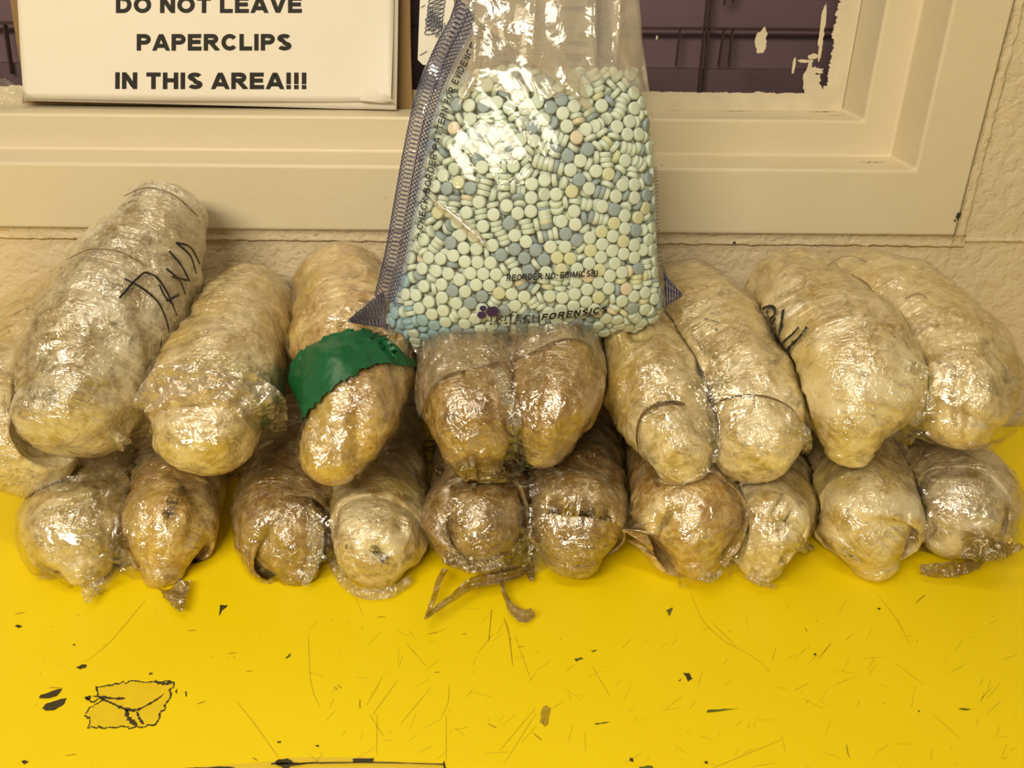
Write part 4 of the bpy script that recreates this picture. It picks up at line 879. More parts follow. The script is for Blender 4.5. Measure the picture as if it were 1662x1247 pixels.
651,266,211,-96,-17,15, 563,1255,204,-61,-75,21, -494,660,204,-52,-82,-17, 78,202,230,64,-70,-30, -581,1279,0,97,-19,0, -25,1679,153,92,-35,12, 504,1669,139,-47,85,17, 814,1122,126,74,-48,-44,
315,-8,52,2,-75,64, -130,272,252,54,80,20, 862,398,140,-84,-13,51, 748,1224,151,90,-24,-32, 793,874,162,-73,59,31, 519,1250,214,-61,-75,21, -659,511,132,16,-92,33, 510,139,175,59,64,47,
666,1486,136,48,79,-36, 680,322,212,96,9,-23, 703,383,209,-7,97,17, -275,1113,226,-10,97,-16, -77,1385,201,29,-90,30, 466,1141,236,88,-43,-9, 168,-9,50,0,-77,62, -530,1165,116,69,63,33,
655,1455,146,48,79,-36, -172,1399,193,-2,97,-20, 11,164,210,97,-14,-11, -526,451,205,-41,-90,-11, 181,303,261,-87,-46,-11, -342,1629,88,53,34,77, 384,1433,197,23,-95,16, -472,1200,149,68,69,19,
47,413,276,-46,87,9, 466,1455,184,-51,84,-14, -33,-11,48,1,76,-63, -82,728,267,26,-95,-8, -104,755,269,-26,95,8, 267,1240,235,-35,-91,-18, -382,1539,100,48,-68,54, -87,1415,190,-29,90,-30,
142,255,249,47,-86,-14, -51,1071,256,-6,-99,-3, -515,634,199,-52,-83,-17, 929,283,97,-11,98,-5, 60,228,241,63,-70,-29, -473,685,210,-53,-82,-17, -420,758,205,-70,-32,-62, 124,282,258,-47,86,14,
203,702,266,-96,-23,2, -623,1026,72,-92,12,35, 632,1572,128,75,-63,13, -470,1405,96,-85,33,-39, -497,1181,136,-68,-69,-19, 400,1402,202,-25,94,-16, 866,229,134,3,89,43, 678,198,183,-35,-92,-8,
147,524,280,-77,-63,-6, -526,957,156,72,67,-13, 754,1063,169,25,93,-23, -73,35,104,0,76,-63, -571,769,147,-72,-50,-46, 295,1113,254,97,-21,6, 943,317,71,11,-98,6, 810,363,170,12,-98,-7,
-423,1372,134,85,-33,39, -97,1247,229,-84,52,-12, -701,167,123,34,-88,-29, -393,1268,166,66,-49,55, 780,1236,129,90,-24,-33, 645,1054,210,82,-54,-10, 659,170,174,-34,-93,-5, 234,23,91,0,-81,57,
-446,941,179,15,95,-23, 762,1399,111,-72,-4,68, -575,-6,1,99,-8,-1, 606,1629,112,-66,-74,-5, 807,1225,113,-90,24,33, 737,148,147,59,78,-15, 519,1638,141,-46,86,17, -63,699,263,26,-95,-8,
815,331,167,-12,98,7, 359,1577,169,22,-95,17, -450,1382,116,85,-33,39, -610,659,143,-73,-35,-57, -602,844,116,47,44,75, -372,217,214,83,46,27, 95,16,81,-1,-80,58, -283,784,171,21,2,-97,
556,1702,83,71,-65,24, -206,862,260,-23,96,-9, -677,220,143,20,-97,8, 196,146,194,-97,-15,14, -63,1006,263,-5,-99,-3, -211,1537,149,-68,64,-33, 719,1233,162,-90,24,33, 81,1135,192,0,9,99,
636,1430,156,48,79,-36, 768,87,96,83,47,27, -387,1592,61,-10,93,-34, 574,1673,87,-71,65,-24, 532,883,240,-19,-4,-97, 171,1245,239,92,-37,5, -291,946,237,-14,-97,10, 801,134,127,-59,58,54,
-112,1100,178,11,-12,-98, 873,992,80,31,41,85, -419,1539,73,-48,68,-54, -687,252,145,19,-97,8, -690,137,114,-34,88,30, -3,1717,101,37,86,-33, -672,615,92,-7,-80,57, 151,1640,166,92,36,-5,
-747,34,8,27,72,62, 568,167,187,-23,86,43, 792,1144,138,74,-49,-43, 789,1441,83,-72,15,67, -645,168,143,-89,-22,-38, -622,820,99,47,43,76, -546,835,162,44,-86,22, 587,950,233,93,-33,-6,
-755,337,76,20,97,-7, -147,712,186,-16,98,-1, 95,1228,240,65,74,-13, 286,431,274,-22,-96,-7, 897,1079,50,-95,-14,-26, -583,875,130,-47,-44,-75, 6,1667,157,92,-35,12, 919,141,89,-51,65,54,
527,1383,175,39,9,-90, 915,884,51,-96,-3,-25, -62,1560,170,-35,-93,-2, 1,525,280,-37,92,2, 875,774,103,-38,85,33, -264,1591,94,-13,98,-2, 25,1625,162,-92,35,-12, -518,381,206,98,14,-9,
818,1305,86,-54,50,66, 570,1196,212,-6,98,-13, 368,1546,177,-22,95,-17, 454,948,224,-33,-90,26, -551,1232,69,11,56,81, 195,414,276,18,97,3, 463,1060,225,78,60,-14, 887,402,118,-84,-13,51,
-287,1369,145,37,-87,30, 483,1427,186,51,-84,14, -56,1251,231,-83,52,-11, 96,733,282,-14,98,1, 438,1615,134,-25,65,-70, 551,795,236,-93,32,13, 990,262,38,-95,-14,-25, -388,535,240,-16,-98,-2,
-353,992,189,-96,5,-25, 812,397,170,11,-98,-7, 557,963,239,-93,33,6, -759,429,57,92,-22,-29, -49,874,261,0,30,94, 637,1715,-126,31,18,-92, -723,70,52,-97,11,-17, -603,1194,-9,-96,23,-3,
886,344,128,-15,98,2, -549,1143,101,69,63,33, -118,1108,236,-2,98,-13, -135,1076,251,-2,98,-12, 616,502,220,63,15,75, 125,1080,234,-71,69,4, 242,264,223,-65,-31,67, -41,609,247,-97,20,1,
1,752,247,22,-97,2, -27,1235,236,-84,51,-10, 407,1702,41,25,-65,70, -438,596,215,27,5,-95, 826,105,100,56,-52,-63, -58,266,201,-55,82,-6, 75,1169,248,70,-70,-2, 115,369,244,-79,60,-7,
-479,1471,46,-65,-61,-44, 209,762,279,-21,97,2, -68,1039,259,-5,-99,-3, -633,890,54,12,43,88, 937,123,69,-52,64,55, -331,503,190,-2,-95,-28, 324,907,259,96,21,-8, 870,492,129,-14,98,3,
-668,851,-23,96,-24,-2, 572,1163,216,6,-98,13, 71,795,278,-14,98,1, -47,1590,165,-35,-93,-2, -650,717,91,-25,-55,-79, 593,215,178,-9,94,29, -319,1097,158,5,-97,19, 867,1355,-13,-96,-23,5,
855,795,123,39,-85,-34, 134,677,251,83,47,26, -542,354,145,-61,-67,-40, 90,1090,258,71,-69,-2, -673,645,76,7,80,-57, -145,1335,180,29,-43,-84, -279,801,232,16,-98,0, -646,980,3,96,-24,-1,
691,1641,91,75,64,-10, -18,553,280,38,-92,-2, -38,1622,160,-35,-93,-2, -61,1131,249,99,3,5, 587,1131,216,-5,98,-13, -593,565,131,1,-85,-51, 156,1555,167,12,0,98, -642,803,78,46,43,76,
-626,639,119,73,34,57, 747,1721,8,-17,-90,-39, -184,166,182,-39,88,-21, -569,1207,48,-11,-56,-81, 756,-6,-6,8,16,97, -540,1356,32,-58,56,58, 524,969,244,93,-33,-6, 592,245,190,-11,94,29,
594,1528,147,-64,-76,-1, 876,459,127,-13,98,3, -618,405,143,-73,67,1, 878,848,89,25,45,-85, -82,1706,18,46,6,88, 88,765,281,14,-98,0, 428,1636,112,25,-65,70, -515,25,35,-10,77,61,
-172,600,246,-97,-19,8, -754,300,92,-23,-96,-4, -272,769,233,16,-98,0, -755,269,43,-30,-88,-34, 522,1474,125,-58,-52,-62, -407,1428,126,40,90,-11, 933,658,49,96,5,24, -617,929,71,12,43,89,
801,649,143,67,66,-32, 88,1501,176,4,-1,99, -31,1086,190,-5,14,98, -675,787,32,-87,35,32, -166,712,271,0,99,-1, -47,1688,70,48,86,11, -816,90,8,59,54,59, 813,1050,84,33,41,-84,
641,70,96,-64,-68,33, 73,1120,254,70,-70,-2, 669,1617,105,75,64,-9, -514,2,11,10,-77,-61, 72,795,214,-2,5,99, 527,934,166,-26,-84,45, 552,1157,160,-24,-16,-95, -177,1286,182,-61,-76,18,
372,822,262,7,4,99, 419,1093,165,1,8,99, 991,138,7,54,21,80, -66,1631,80,-86,47,12, -746,369,73,20,97,-8, 588,298,217,-17,18,-96, -28,1593,66,-96,0,-24, 690,28,37,-64,-56,-52,
-273,394,247,13,3,-98, -222,715,228,73,47,48, 37,541,222,-55,-64,51, 310,911,201,12,3,98, 820,1451,29,9,-94,30, 331,1683,104,-27,-81,50, 296,650,244,-14,-97,16, 370,493,243,70,-16,69,
488,-7,10,99,0,0, 250,1681,76,-30,87,38, 201,1077,219,-24,-94,18, 387,931,233,15,94,-28, 662,1682,23,-88,45,-3, 506,705,222,92,-3,-36, -197,661,235,-48,86,-12, 166,1470,164,-80,-59,5,
869,25,6,6,73,66, -136,1023,179,42,-80,40, -184,598,181,20,12,-96, 694,1023,189,-34,-10,-92, -424,1417,45,-65,33,67, -68,537,215,-20,-83,50, -199,1076,194,-21,-96,9, 11,1256,153,-71,-69,1,
-235,608,231,-15,98,-4, -291,1674,36,9,-42,-89, -608,-5,-1,-99,8,1, 241,-23,10,-8,-96,24, 138,1063,168,1,4,99, -224,1244,179,1,0,-99, 588,1458,117,-78,59,-16, 1,393,241,-85,-41,-31,
816,1008,135,94,31,-9, -373,448,236,18,0,-97, -393,302,221,-8,-6,98, -107,586,240,-19,97,-10, -71,1211,163,-12,14,97, -667,706,63,25,54,79, 59,1221,190,45,-18,87, 409,586,218,-19,-54,-81,
-145,1495,140,-37,-92,7, 838,93,85,59,-53,-60, 698,1637,-4,99,6,0, 817,117,111,-53,56,62, 291,797,268,-6,-4,-99, -298,1424,129,-91,-38,4, 70,1328,163,73,-62,25, 630,1129,126,52,80,-26,
204,790,279,-22,96,0, -667,-10,-11,-11,-75,-64, -461,1290,102,-13,-92,-34, 636,965,172,-30,-80,49, -462,1124,122,19,-96,13, 162,984,230,-27,-93,20, 226,153,183,-97,-15,15, 240,785,203,31,94,9,
163,1354,187,71,-61,33, 381,362,223,-28,-93,-16, -122,992,184,42,-80,40, -512,53,68,32,-68,-65, 359,301,242,12,-23,95, 429,1499,154,-4,-67,-73, -337,1447,86,54,-55,62, 386,652,265,8,-1,99,
-545,421,137,-73,-65,-12, -748,15,-21,-28,-72,-62, -81,952,225,-41,77,-47, -120,1265,188,-77,54,-30, -433,70,95,-11,73,67, -431,545,170,-33,90,25, -355,709,234,20,-3,-97, 289,977,235,-30,-93,-14,
189,565,273,-9,-3,99, 289,467,242,-22,-96,-7, 491,759,184,-31,94,-10, -223,1464,70,-32,-90,-27, 616,1494,66,7,83,-53, -651,359,118,-63,-52,-55, 206,1513,155,57,-79,-19, 19,600,248,4,99,-1,
100,625,232,-46,87,8, -709,547,41,11,84,-51, 691,484,182,18,-93,28, -299,1209,173,-87,45,-17, 7,812,235,96,22,3, 466,354,244,14,-22,96, -59,338,257,-3,-13,98, -480,992,128,-53,23,80,
-444,482,205,-37,-36,84, 394,743,236,-89,-20,-38, -132,524,265,-11,1,98, -25,1246,150,-71,-69,1, -133,1526,136,36,92,-8, 344,1634,123,22,-95,17, 362,1040,214,28,94,-13, 417,1018,216,-93,33,-4,
-17,215,200,-56,81,-7, 885,1246,-3,98,11,-1, -303,1066,169,-5,97,-19, 340,1354,173,-10,98,-5, 772,522,176,40,0,90, 397,6,29,1,-5,99, -562,332,130,60,67,41, 270,597,271,-4,1,-99,
615,1177,119,-52,-80,26, 941,349,64,-11,98,-6, 17,-18,-21,16,91,37, 607,894,171,30,80,-49, -91,450,264,10,14,-98, 418,1658,89,-25,65,-70, -279,-7,11,0,60,78, 949,521,-5,99,7,-2,
-110,1665,122,-25,-24,-93, 455,-8,10,99,0,0, 206,471,249,10,64,-75, 896,1163,-5,-98,-10,2, -432,1617,-30,-76,59,-25, 623,1337,139,-21,-84,47, 66,668,266,-11,-16,97, 74,408,220,31,26,-91,
427,1375,126,32,-88,33, -256,1155,168,-22,-96,6, -170,1584,113,-46,-81,33, -275,326,213,35,91,-19, -590,1141,21,59,-67,42, -687,656,31,-10,-81,56, 722,1271,118,-4,73,-67, 287,1066,183,56,81,-9,
-512,522,172,41,90,10, -549,278,185,25,11,-95, 436,1464,104,83,44,-31, 838,2,-19,-5,73,67, 566,46,68,35,59,71, 155,815,204,13,98,-3, -371,1348,148,28,-28,-91, 279,332,230,25,92,25,
-458,824,132,2,98,-17, 97,558,227,-83,-41,-34, 23,473,236,0,-12,98, -705,575,25,-11,-84,51, -338,835,205,-94,22,-22, 907,802,-5,8,-96,-23, -149,1202,196,17,92,33, 198,1011,233,24,94,-19,
-65,840,214,96,-23,10, 218,347,189,90,-41,-10, -170,770,221,-5,0,-99, -91,1576,72,-48,-77,-39, 901,961,17,-93,17,28, -70,397,238,16,-97,-12, 902,491,52,82,39,38, 40,1355,157,-72,54,-41,
292,500,243,21,96,8, -186,1009,253,24,96,-5, -827,173,3,9,-70,69, 201,816,277,18,-97,-2, -503,889,110,93,-34,1, 719,1487,73,-24,-63,-72, 131,179,205,-6,-48,86, -257,1647,83,-56,72,-39,
350,1482,179,-12,-20,-96, 548,1294,116,86,45,-17, -185,1682,-30,33,-92,15, 19,722,247,-22,96,-3, 459,845,190,-31,-19,-92, 833,545,124,-12,1,-98, -140,352,232,-1,-99,-2, -226,1391,83,62,-37,-68,
245,1186,185,36,91,18, -701,603,8,-11,-84,51, 566,103,123,6,-72,67, 319,809,233,6,5,99, -421,380,215,3,-1,99, 269,1008,186,54,-29,78, 605,1618,34,-65,-8,74, 59,846,242,21,-82,-51,
174,408,195,-73,65,13, 155,510,187,61,78,0, 757,1649,16,-11,-63,75, -384,1062,143,-14,-96,19, -319,1009,196,-96,5,-25, 755,716,179,41,0,90, -552,934,103,55,71,42, -80,1505,147,-91,34,-18,
214,210,196,-7,91,38, 680,1323,125,86,-43,-25, -285,476,250,14,1,-98, 454,1223,219,12,17,97, 570,981,151,88,-40,-19, -497,1165,62,34,28,-89, 588,1073,215,20,14,96, 380,864,210,28,14,94,
634,758,221,24,2,96, 674,612,179,-6,96,-23, 85,1211,138,-3,20,97, -24,452,176,-83,54,7, 387,1102,219,28,94,-13, 820,1167,61,-49,10,85, -169,1469,139,37,92,-7, 662,-5,-5,-1,67,-73,
593,837,201,30,80,-50, -117,204,217,7,36,-92, 194,849,276,-22,97,2, 735,1573,72,55,24,79, 327,1385,161,-9,98,-5, 100,490,272,1,-9,99, 405,75,113,6,98,15, -175,292,217,70,-58,38,
211,542,238,-26,-4,95, 63,141,177,-1,58,-80, 243,425,170,91,-20,34, -253,199,177,-71,-64,-26, 102,-22,-3,-24,95,10, -292,270,205,-80,-55,-21, -306,560,200,-82,-18,52, -446,244,175,14,-95,-23,
-338,557,212,-82,-18,52, 194,93,130,0,77,-62, -508,1427,14,47,35,-80, -490,295,183,98,16,-6, 725,664,169,-39,-91,4, 421,1325,172,24,42,86, -124,649,224,-20,97,-10, 1,1525,123,-53,-66,52,
-302,647,177,77,49,39, -202,1647,93,87,-41,21, -475,1262,87,-12,-92,-34, -308,1289,151,-34,-26,-89, 509,1097,227,14,8,98, 532,321,208,-87,43,20, 840,1078,36,17,-97,-9, 283,214,196,-88,39,21,
120,1578,107,49,-84,-17, 422,1235,127,-56,-75,33, 398,424,231,-31,-93,-17, -215,520,258,11,0,-98, 222,732,175,-4,4,-99, 14,1168,144,3,-21,-97, -389,506,128,-75,-32,55, 1,504,182,-54,-82,-11,
92,1305,171,-73,62,-24, 768,760,141,-16,48,-85, 317,1217,190,75,-62,-19, 258,1339,153,2,88,-45, 48,1059,196,6,-13,-98, 203,651,173,-4,3,-99, -696,727,-30,-97,14,-12, 779,193,149,29,-32,89,
352,1008,214,28,94,-14, 13,1183,198,-55,-82,11, -461,188,149,73,-4,67, 267,838,202,-94,32,1, 85,710,-201,52,-43,-73, 123,1089,-165,-6,18,-97, -404,1036,166,14,96,-19, 800,834,116,10,76,62,
399,1160,228,19,7,97, -550,675,135,-87,-26,39, 507,623,249,-14,1,-98, 296,1444,170,-60,-33,-72, 620,1249,125,18,37,-90, 440,271,207,-84,47,23, -410,970,172,-14,-96,19, -271,1494,115,0,-92,-37,
-772,132,36,-54,-65,-52, 271,1523,150,-79,-58,15, 339,583,249,42,-5,-90, 905,742,47,0,44,-89, -213,922,264,17,-8,-97, -52,1038,159,-11,12,98, -24,805,228,-97,-21,-4, 205,633,231,47,87,0,
316,1146,204,41,69,-59, 510,328,210,83,-48,-24, 564,1589,74,-63,48,-59, -10,1473,159,-75,63,-18, 437,1553,127,-5,-81,56, 568,1202,67,24,11,95, 50,17,31,87,28,38, -360,1695,-78,61,7,77,
870,630,98,-62,6,-77, -456,-1,-14,99,3,-5, -345,336,207,-86,-48,-6, -275,841,214,0,-99,-2, -81,146,150,-79,-54,-25, 493,1425,100,-46,83,-26, 839,1283,20,-54,51,65, 159,1173,195,-12,-35,92,
-481,756,126,-57,-3,81, -229,576,232,15,-98,3, 621,375,221,18,-8,97, -535,1007,101,-67,26,-69, -1,1123,218,-2,16,98, 909,98,20,-4,-72,-68, 237,484,180,19,97,12, 189,360,192,-89,43,9,
266,1534,78,7,-39,91, 430,1312,138,-24,-42,-86, 690,259,164,84,-37,-38, 222,1313,223,-92,36,0, -253,1423,132,82,55,-12, -266,1315,165,34,25,89, -385,628,203,-78,-60,-12, 19,1662,72,64,-71,-25,
-250,664,200,48,-86,12, -352,1380,80,69,71,-3, -483,300,123,-3,24,-96, 37,714,188,6,11,-98, -269,353,187,35,90,-20, 809,1505,8,-23,20,94, -335,1159,172,72,68,5, -621,282,139,85,12,-49,
-359,1210,147,-25,88,-38, 518,1005,160,-19,-14,-96, 364,1064,141,10,11,98, 909,769,-7,-8,96,22, 905,834,4,-8,96,23, -151,1153,193,20,-96,-13, 590,621,232,22,-4,96, -160,1422,106,49,86,-5,
-77,831,163,-3,3,99, 245,1375,150,-2,-88,45, 622,180,99,66,70,-25, 776,1576,-23,16,62,-76, -3,1130,246,-3,17,97, 827,927,88,-39,-76,50, -594,202,155,28,31,-90, 746,328,99,3,-45,-88,
-347,158,147,-1,75,64, -347,1231,103,-25,88,-38, 136,1263,200,-74,61,-25, 327,721,247,-21,-4,-97, -264,752,140,-21,-4,97, -93,1279,109,28,-50,-81, 359,1594,79,23,-94,19, 637,220,110,62,71,-31,
-787,295,-38,35,86,-34, 885,299,54,81,12,56, -190,770,258,-12,4,98, 734,329,188,28,-9,94, -353,786,155,-76,-36,-53, -78,758,209,17,6,-97, -226,216,188,-71,-64,-26, -428,484,162,13,31,-93,
292,1599,121,76,61,-18, 666,801,186,41,87,-21, 661,1552,48,66,36,65, -313,255,198,79,54,26, 545,403,237,17,-7,97, 142,751,202,9,-1,99, 640,990,150,30,80,-50, 833,295,91,94,25,-17,
739,403,121,-64,-74,-12, 29,1209,250,1,12,98, -14,1002,192,55,-38,73, 605,868,192,30,80,-50, 532,1215,133,48,-86,12, -421,1185,96,-63,72,26, -94,969,190,-41,79,-42, 44,270,218,-63,70,29,
295,533,244,-21,-96,-8, 402,1402,117,-36,88,-27, -276,148,147,-71,56,40, -242,1296,94,48,87,-4, -462,1520,-38,74,11,65, 916,575,50,-9,1,-99, -595,382,144,-73,66,1, -526,492,170,41,90,10,
652,677,217,-27,-1,-95, 451,1218,187,14,17,97, 71,325,232,-75,-64,-11, -442,879,114,-32,16,92, -104,1359,92,-62,-75,18, 548,550,241,-18,1,-97, 355,232,199,65,-65,-37, -370,138,129,-1,-77,-62,
332,1705,-74,39,-87,28, -657,527,78,4,-76,63, -267,692,198,-47,86,-12, -193,115,116,67,48,54, 88,1129,159,-2,9,99, -813,71,-35,61,53,57, 613,1679,-77,-46,-73,-49, -672,445,86,-65,-19,-72,
818,376,95,55,6,82, -118,1656,91,25,24,93, 703,1402,101,-96,14,-18, -496,1014,152,-52,23,81, -447,610,153,81,48,31, -207,352,211,79,44,41, -515,-11,-27,9,-77,-61, 446,703,231,-51,78,33,
685,125,98,-63,-70,32, -332,858,146,31,64,-69, 360,1429,116,-23,94,-19, -236,515,222,9,-2,-99, -196,1111,191,17,97,-8, 149,758,225,5,3,99, 519,880,190,63,28,71, -230,676,145,-19,-3,97,
601,1518,40,-7,-83,53, -35,1628,16,-21,-50,83, 232,1606,107,68,64,-32, -126,226,162,60,-78,-13, 517,1521,62,-61,60,-49, -684,682,11,10,81,-56, 612,1103,136,52,80,-26, 833,1109,48,-17,97,9,
-436,1094,73,-39,22,88, 636,1367,130,-21,-84,47, 487,1657,53,-42,52,73, 751,914,173,43,7,89, 113,874,242,-83,-51,17, 710,1567,40,66,35,65, -246,137,134,-71,56,40, -521,215,150,85,-33,-39,
622,1610,-1,72,7,-67, 393,1218,138,55,75,-32, 562,651,179,13,98,9, 137,331,188,-88,44,9, -270,600,155,56,-81,-7, 319,814,177,6,18,97, 274,1437,146,59,33,72, -776,340,-4,34,92,-11,
287,1299,213,92,-36,0, 728,801,161,-74,48,45, -385,691,165,78,60,12, 227,1125,191,15,14,97, 571,704,229,-35,12,-92, 549,1386,121,75,53,37, -268,874,201,0,-99,-1, 12,660,237,97,14,14,
849,208,103,4,89,44, 148,928,237,-55,81,-16, -486,380,186,98,15,-9, 256,143,146,97,16,-15, -503,924,24,-25,-96,4, 237,517,183,-18,-97,-11, -359,294,129,98,11,0, 205,1659,142,-13,46,87,
853,970,59,-31,-40,-85, -269,1002,232,-20,11,96, -276,1072,115,33,-17,-92, -389,1492,16,-42,-64,-63, 506,1092,190,7,15,98, -34,587,193,8,33,93, -55,1120,148,-10,13,98, -212,434,234,98,-2,11,
-36,1510,68,85,2,50, 156,425,201,-74,65,8, 490,1229,79,32,30,89, 192,1068,-220,64,75,9, -485,224,81,70,-5,69, -369,1158,75,-76,-61,-18, 204,553,-222,17,97,8, -153,323,152,-76,-52,36,
-639,893,17,-12,-43,-88, 235,708,265,97,22,-3, 937,447,16,-18,88,41, 187,871,268,-18,97,-1, -295,1551,93,26,96,-1, 687,1157,160,35,48,79, 767,457,113,65,-62,42, -374,1116,132,-45,71,-52,
-515,559,168,40,90,10, -653,366,31,-60,-46,64, 206,1576,124,50,73,-46, 21,293,223,-63,70,29, -208,797,182,-75,28,-58, 628,923,164,30,80,-49, -76,1419,127,-42,21,87, 692,1058,112,82,-55,1,
-2,899,209,-2,-2,-99, 487,1334,132,86,48,-4, 71,1444,153,-6,-99,-1, 518,232,186,-81,26,-51, -130,1083,145,11,-12,-98, 383,828,-163,-11,-4,98, -184,661,-152,-21,-6,-97, 328,711,275,11,3,98,
761,1539,20,64,-65,-39, 644,1618,-28,-75,-6,64, 33,1576,93,-53,-65,52, -283,721,195,-47,86,-12, 706,492,123,41,-18,-88, -28,1379,133,64,-59,46, 494,484,224,-65,74,11, -249,834,145,-21,-2,97,
519,462,220,-65,74,12, 71,675,224,11,16,-97, 496,1184,-119,-83,53,-12, -627,1057,-38,-95,17,-21, 918,901,-35,97,3,-17, -130,1651,61,-25,-24,-93, 931,225,78,-69,-10,-71, -468,1232,71,12,92,34,
356,1077,221,-28,-94,13, 43,1445,100,69,-5,71, -417,1331,57,89,7,-43, 140,601,248,-68,72,4, 287,677,198,14,96,-19, -158,1679,-126,-33,-88,-33, -188,957,179,-48,-61,-62, -760,231,51,-30,-87,-36,
96,253,162,42,79,43, 687,511,175,-23,94,-19, 679,855,150,57,30,75, 595,1342,59,71,67,-17, -343,395,184,-49,-86,-1, 608,146,123,73,66,-13, 942,603,-17,99,7,-7, 581,1692,2,81,42,38,
941,56,-39,-41,69,58, -501,1079,68,88,-11,44, 472,508,228,65,-74,-11, -427,765,151,-76,-34,-54, -325,1658,-25,94,32,-6, 231,935,211,10,-2,98, 318,78,111,5,-82,56, 661,590,188,-6,96,-24,
730,185,95,57,69,-43, 850,548,89,10,-1,99, -57,750,172,11,4,-98, -595,471,88,-2,-88,-45, 141,1376,178,-71,61,-33, 421,1710,-75,8,-95,27, 220,1701,-157,-45,-88,-1, 888,1022,1,18,-97,-9,
448,1694,-139,5,-11,98, -775,186,38,-58,-60,-53, 404,1672,60,25,-65,70, -185,1370,119,-61,30,-72, 785,1391,49,30,-71,-62, -691,435,61,65,19,72, -419,626,162,-81,-48,-31, 90,1628,112,12,-13,97,
-191,1581,40,-15,-58,79, 722,893,145,-57,-30,-75, 561,708,198,35,-12,92, -765,371,-8,34,92,-11, 187,1666,-66,-90,42,-1, -550,780,86,-63,-25,72, -578,1005,59,72,8,-67, -527,695,116,-87,-26,39,
-129,681,187,17,-98,1, -625,554,53,26,72,-63, 809,498,69,-58,-80,6, 21,467,271,1,6,-99, -476,1345,34,-79,10,59, -471,516,111,-1,31,94, 943,199,24,-25,54,79, 629,1264,97,-18,-37,90,
37,1596,60,-53,-66,52, 758,614,154,10,98,-8, -395,1473,-13,42,64,63, 512,1242,131,-48,86,-12, -113,617,224,20,-97,9, 313,269,217,-76,-62,-11, 445,452,230,72,67,-9, 107,940,238,55,-81,16,
14,1375,141,64,-59,46, 572,1321,67,71,67,-17, 545,1154,128,-24,-16,-95, 110,282,169,43,78,43, 842,1427,-52,-88,-28,37, 825,1303,44,54,-51,-65, -592,738,98,90,40,-10, -188,1516,68,92,-24,-27,
370,964,219,-16,-94,27, -136,893,194,-11,4,98, 494,1270,130,-48,86,-12, 664,1076,117,83,-54,0, 200,1043,223,24,94,-18, 115,1283,182,74,-62,24, -138,119,152,6,-70,70, 826,82,27,-27,-25,-92,
348,980,159,11,12,98, -767,432,-30,-93,32,-14, 81,1689,40,-27,-58,76, 308,1692,-155,30,-94,5, -582,695,55,1,52,84, 772,947,102,85,-50,-8, -297,932,164,-22,5,96, -579,533,120,-3,84,52,
792,446,136,-65,62,-42, 118,1025,233,-72,68,4, -670,345,94,64,52,56, 295,1547,146,-79,-58,15, -156,1616,112,-46,-81,33, -705,331,43,-72,20,65, -37,1491,154,75,-63,18, -318,636,243,-18,4,97,
-520,815,76,-64,-20,73, 415,291,216,84,-47,-22, -503,592,155,40,90,11, 618,441,201,-41,89,13, 781,250,131,25,-85,44, 649,1410,73,-21,-84,47, -315,1177,109,32,-28,-89, 1001,214,-33,93,19,-26,
-807,241,-17,2,58,80, -548,1300,-49,-95,3,26, -597,1060,-4,-91,7,-39, 747,1699,-24,-17,-89,-39, 533,1690,-49,-4,-89,44, -166,1659,7,-33,92,-15, -554,1102,50,-23,72,64, -125,840,234,-57,53,-61,
727,334,156,-28,10,-94, 34,1280,150,-71,-69,1, -722,390,-10,-34,-92,11, 159,250,163,-89,40,16, 758,999,136,-30,94,8, 557,1516,123,-63,-76,-5, -577,505,102,-3,84,52, 1,318,228,63,-70,-29,
684,750,156,-25,-95,-8, 905,74,-1,-5,-73,-67, 640,1381,88,-21,-84,47, -171,845,184,37,92,1, -455,1042,100,-14,-96,19, 130,1548,94,49,-84,-17, -702,642,-72,-90,23,-34, 935,685,-34,-97,-11,16,
-543,1385,-53,-89,26,-34, 902,977,-69,93,10,-33, -601,1133,-69,-88,28,-36, 901,1086,-37,96,13,-20, -775,338,-88,-79,26,-53, -490,1471,-72,76,-30,56, -726,493,3,-13,52,83, 943,417,5,16,-89,-40,
966,316,-73,89,12,-42, 898,848,-99,-83,-5,54, 817,1506,-53,85,27,-43, -644,802,-115,-78,17,-59, -705,563,-36,9,-51,-84, -625,882,-120,-76,17,-61, -777,256,-112,-70,9,-69, 708,1690,-71,16,90,38,
927,550,-85,88,4,-45, -243,1669,-144,-25,24,-93, -686,569,-124,75,-10,64, 256,1675,-86,29,92,21, -663,721,-111,-80,14,-57, 6,1708,5,39,85,-32, 128,1675,-81,-41,-88,19, 757,1630,-44,13,-41,89,
342,1679,-2,-14,-28,-94, -810,217,-40,0,59,79, -798,126,-59,28,79,-52, 75,1684,-150,-25,61,74, -787,166,-104,-60,-18,-77, 863,1115,-110,-77,-12,61, -572,1078,-130,67,-16,71, -376,1651,-18,65,71,-23,
-549,1237,-110,69,-26,66, 866,1024,-85,81,-55,10, 950,358,-24,-15,89,40, -726,472,-53,41,80,-42, 946,388,-12,-16,89,40, 856,1185,-78,-71,45,52, -626,929,-39,12,43,88, 817,1250,-131,-61,-12,77,
967,262,-46,28,-89,34, -565,1213,-55,-42,-45,77, 529,1679,-135,-46,88,6, -601,1013,-70,-68,60,40, 891,494,-139,66,2,-74, -578,996,-143,-65,15,-74, -713,499,-67,-41,-80,42, 852,1263,-50,93,-2,35,
885,783,-88,-27,92,-25, 766,1561,-96,-58,-19,78, -622,912,-68,12,43,88, -683,399,-162,54,-13,82, 908,124,-110,33,-46,-81, 853,957,-137,-70,-19,67, -732,382,-93,41,89,-17, 841,647,-172,55,2,-82,
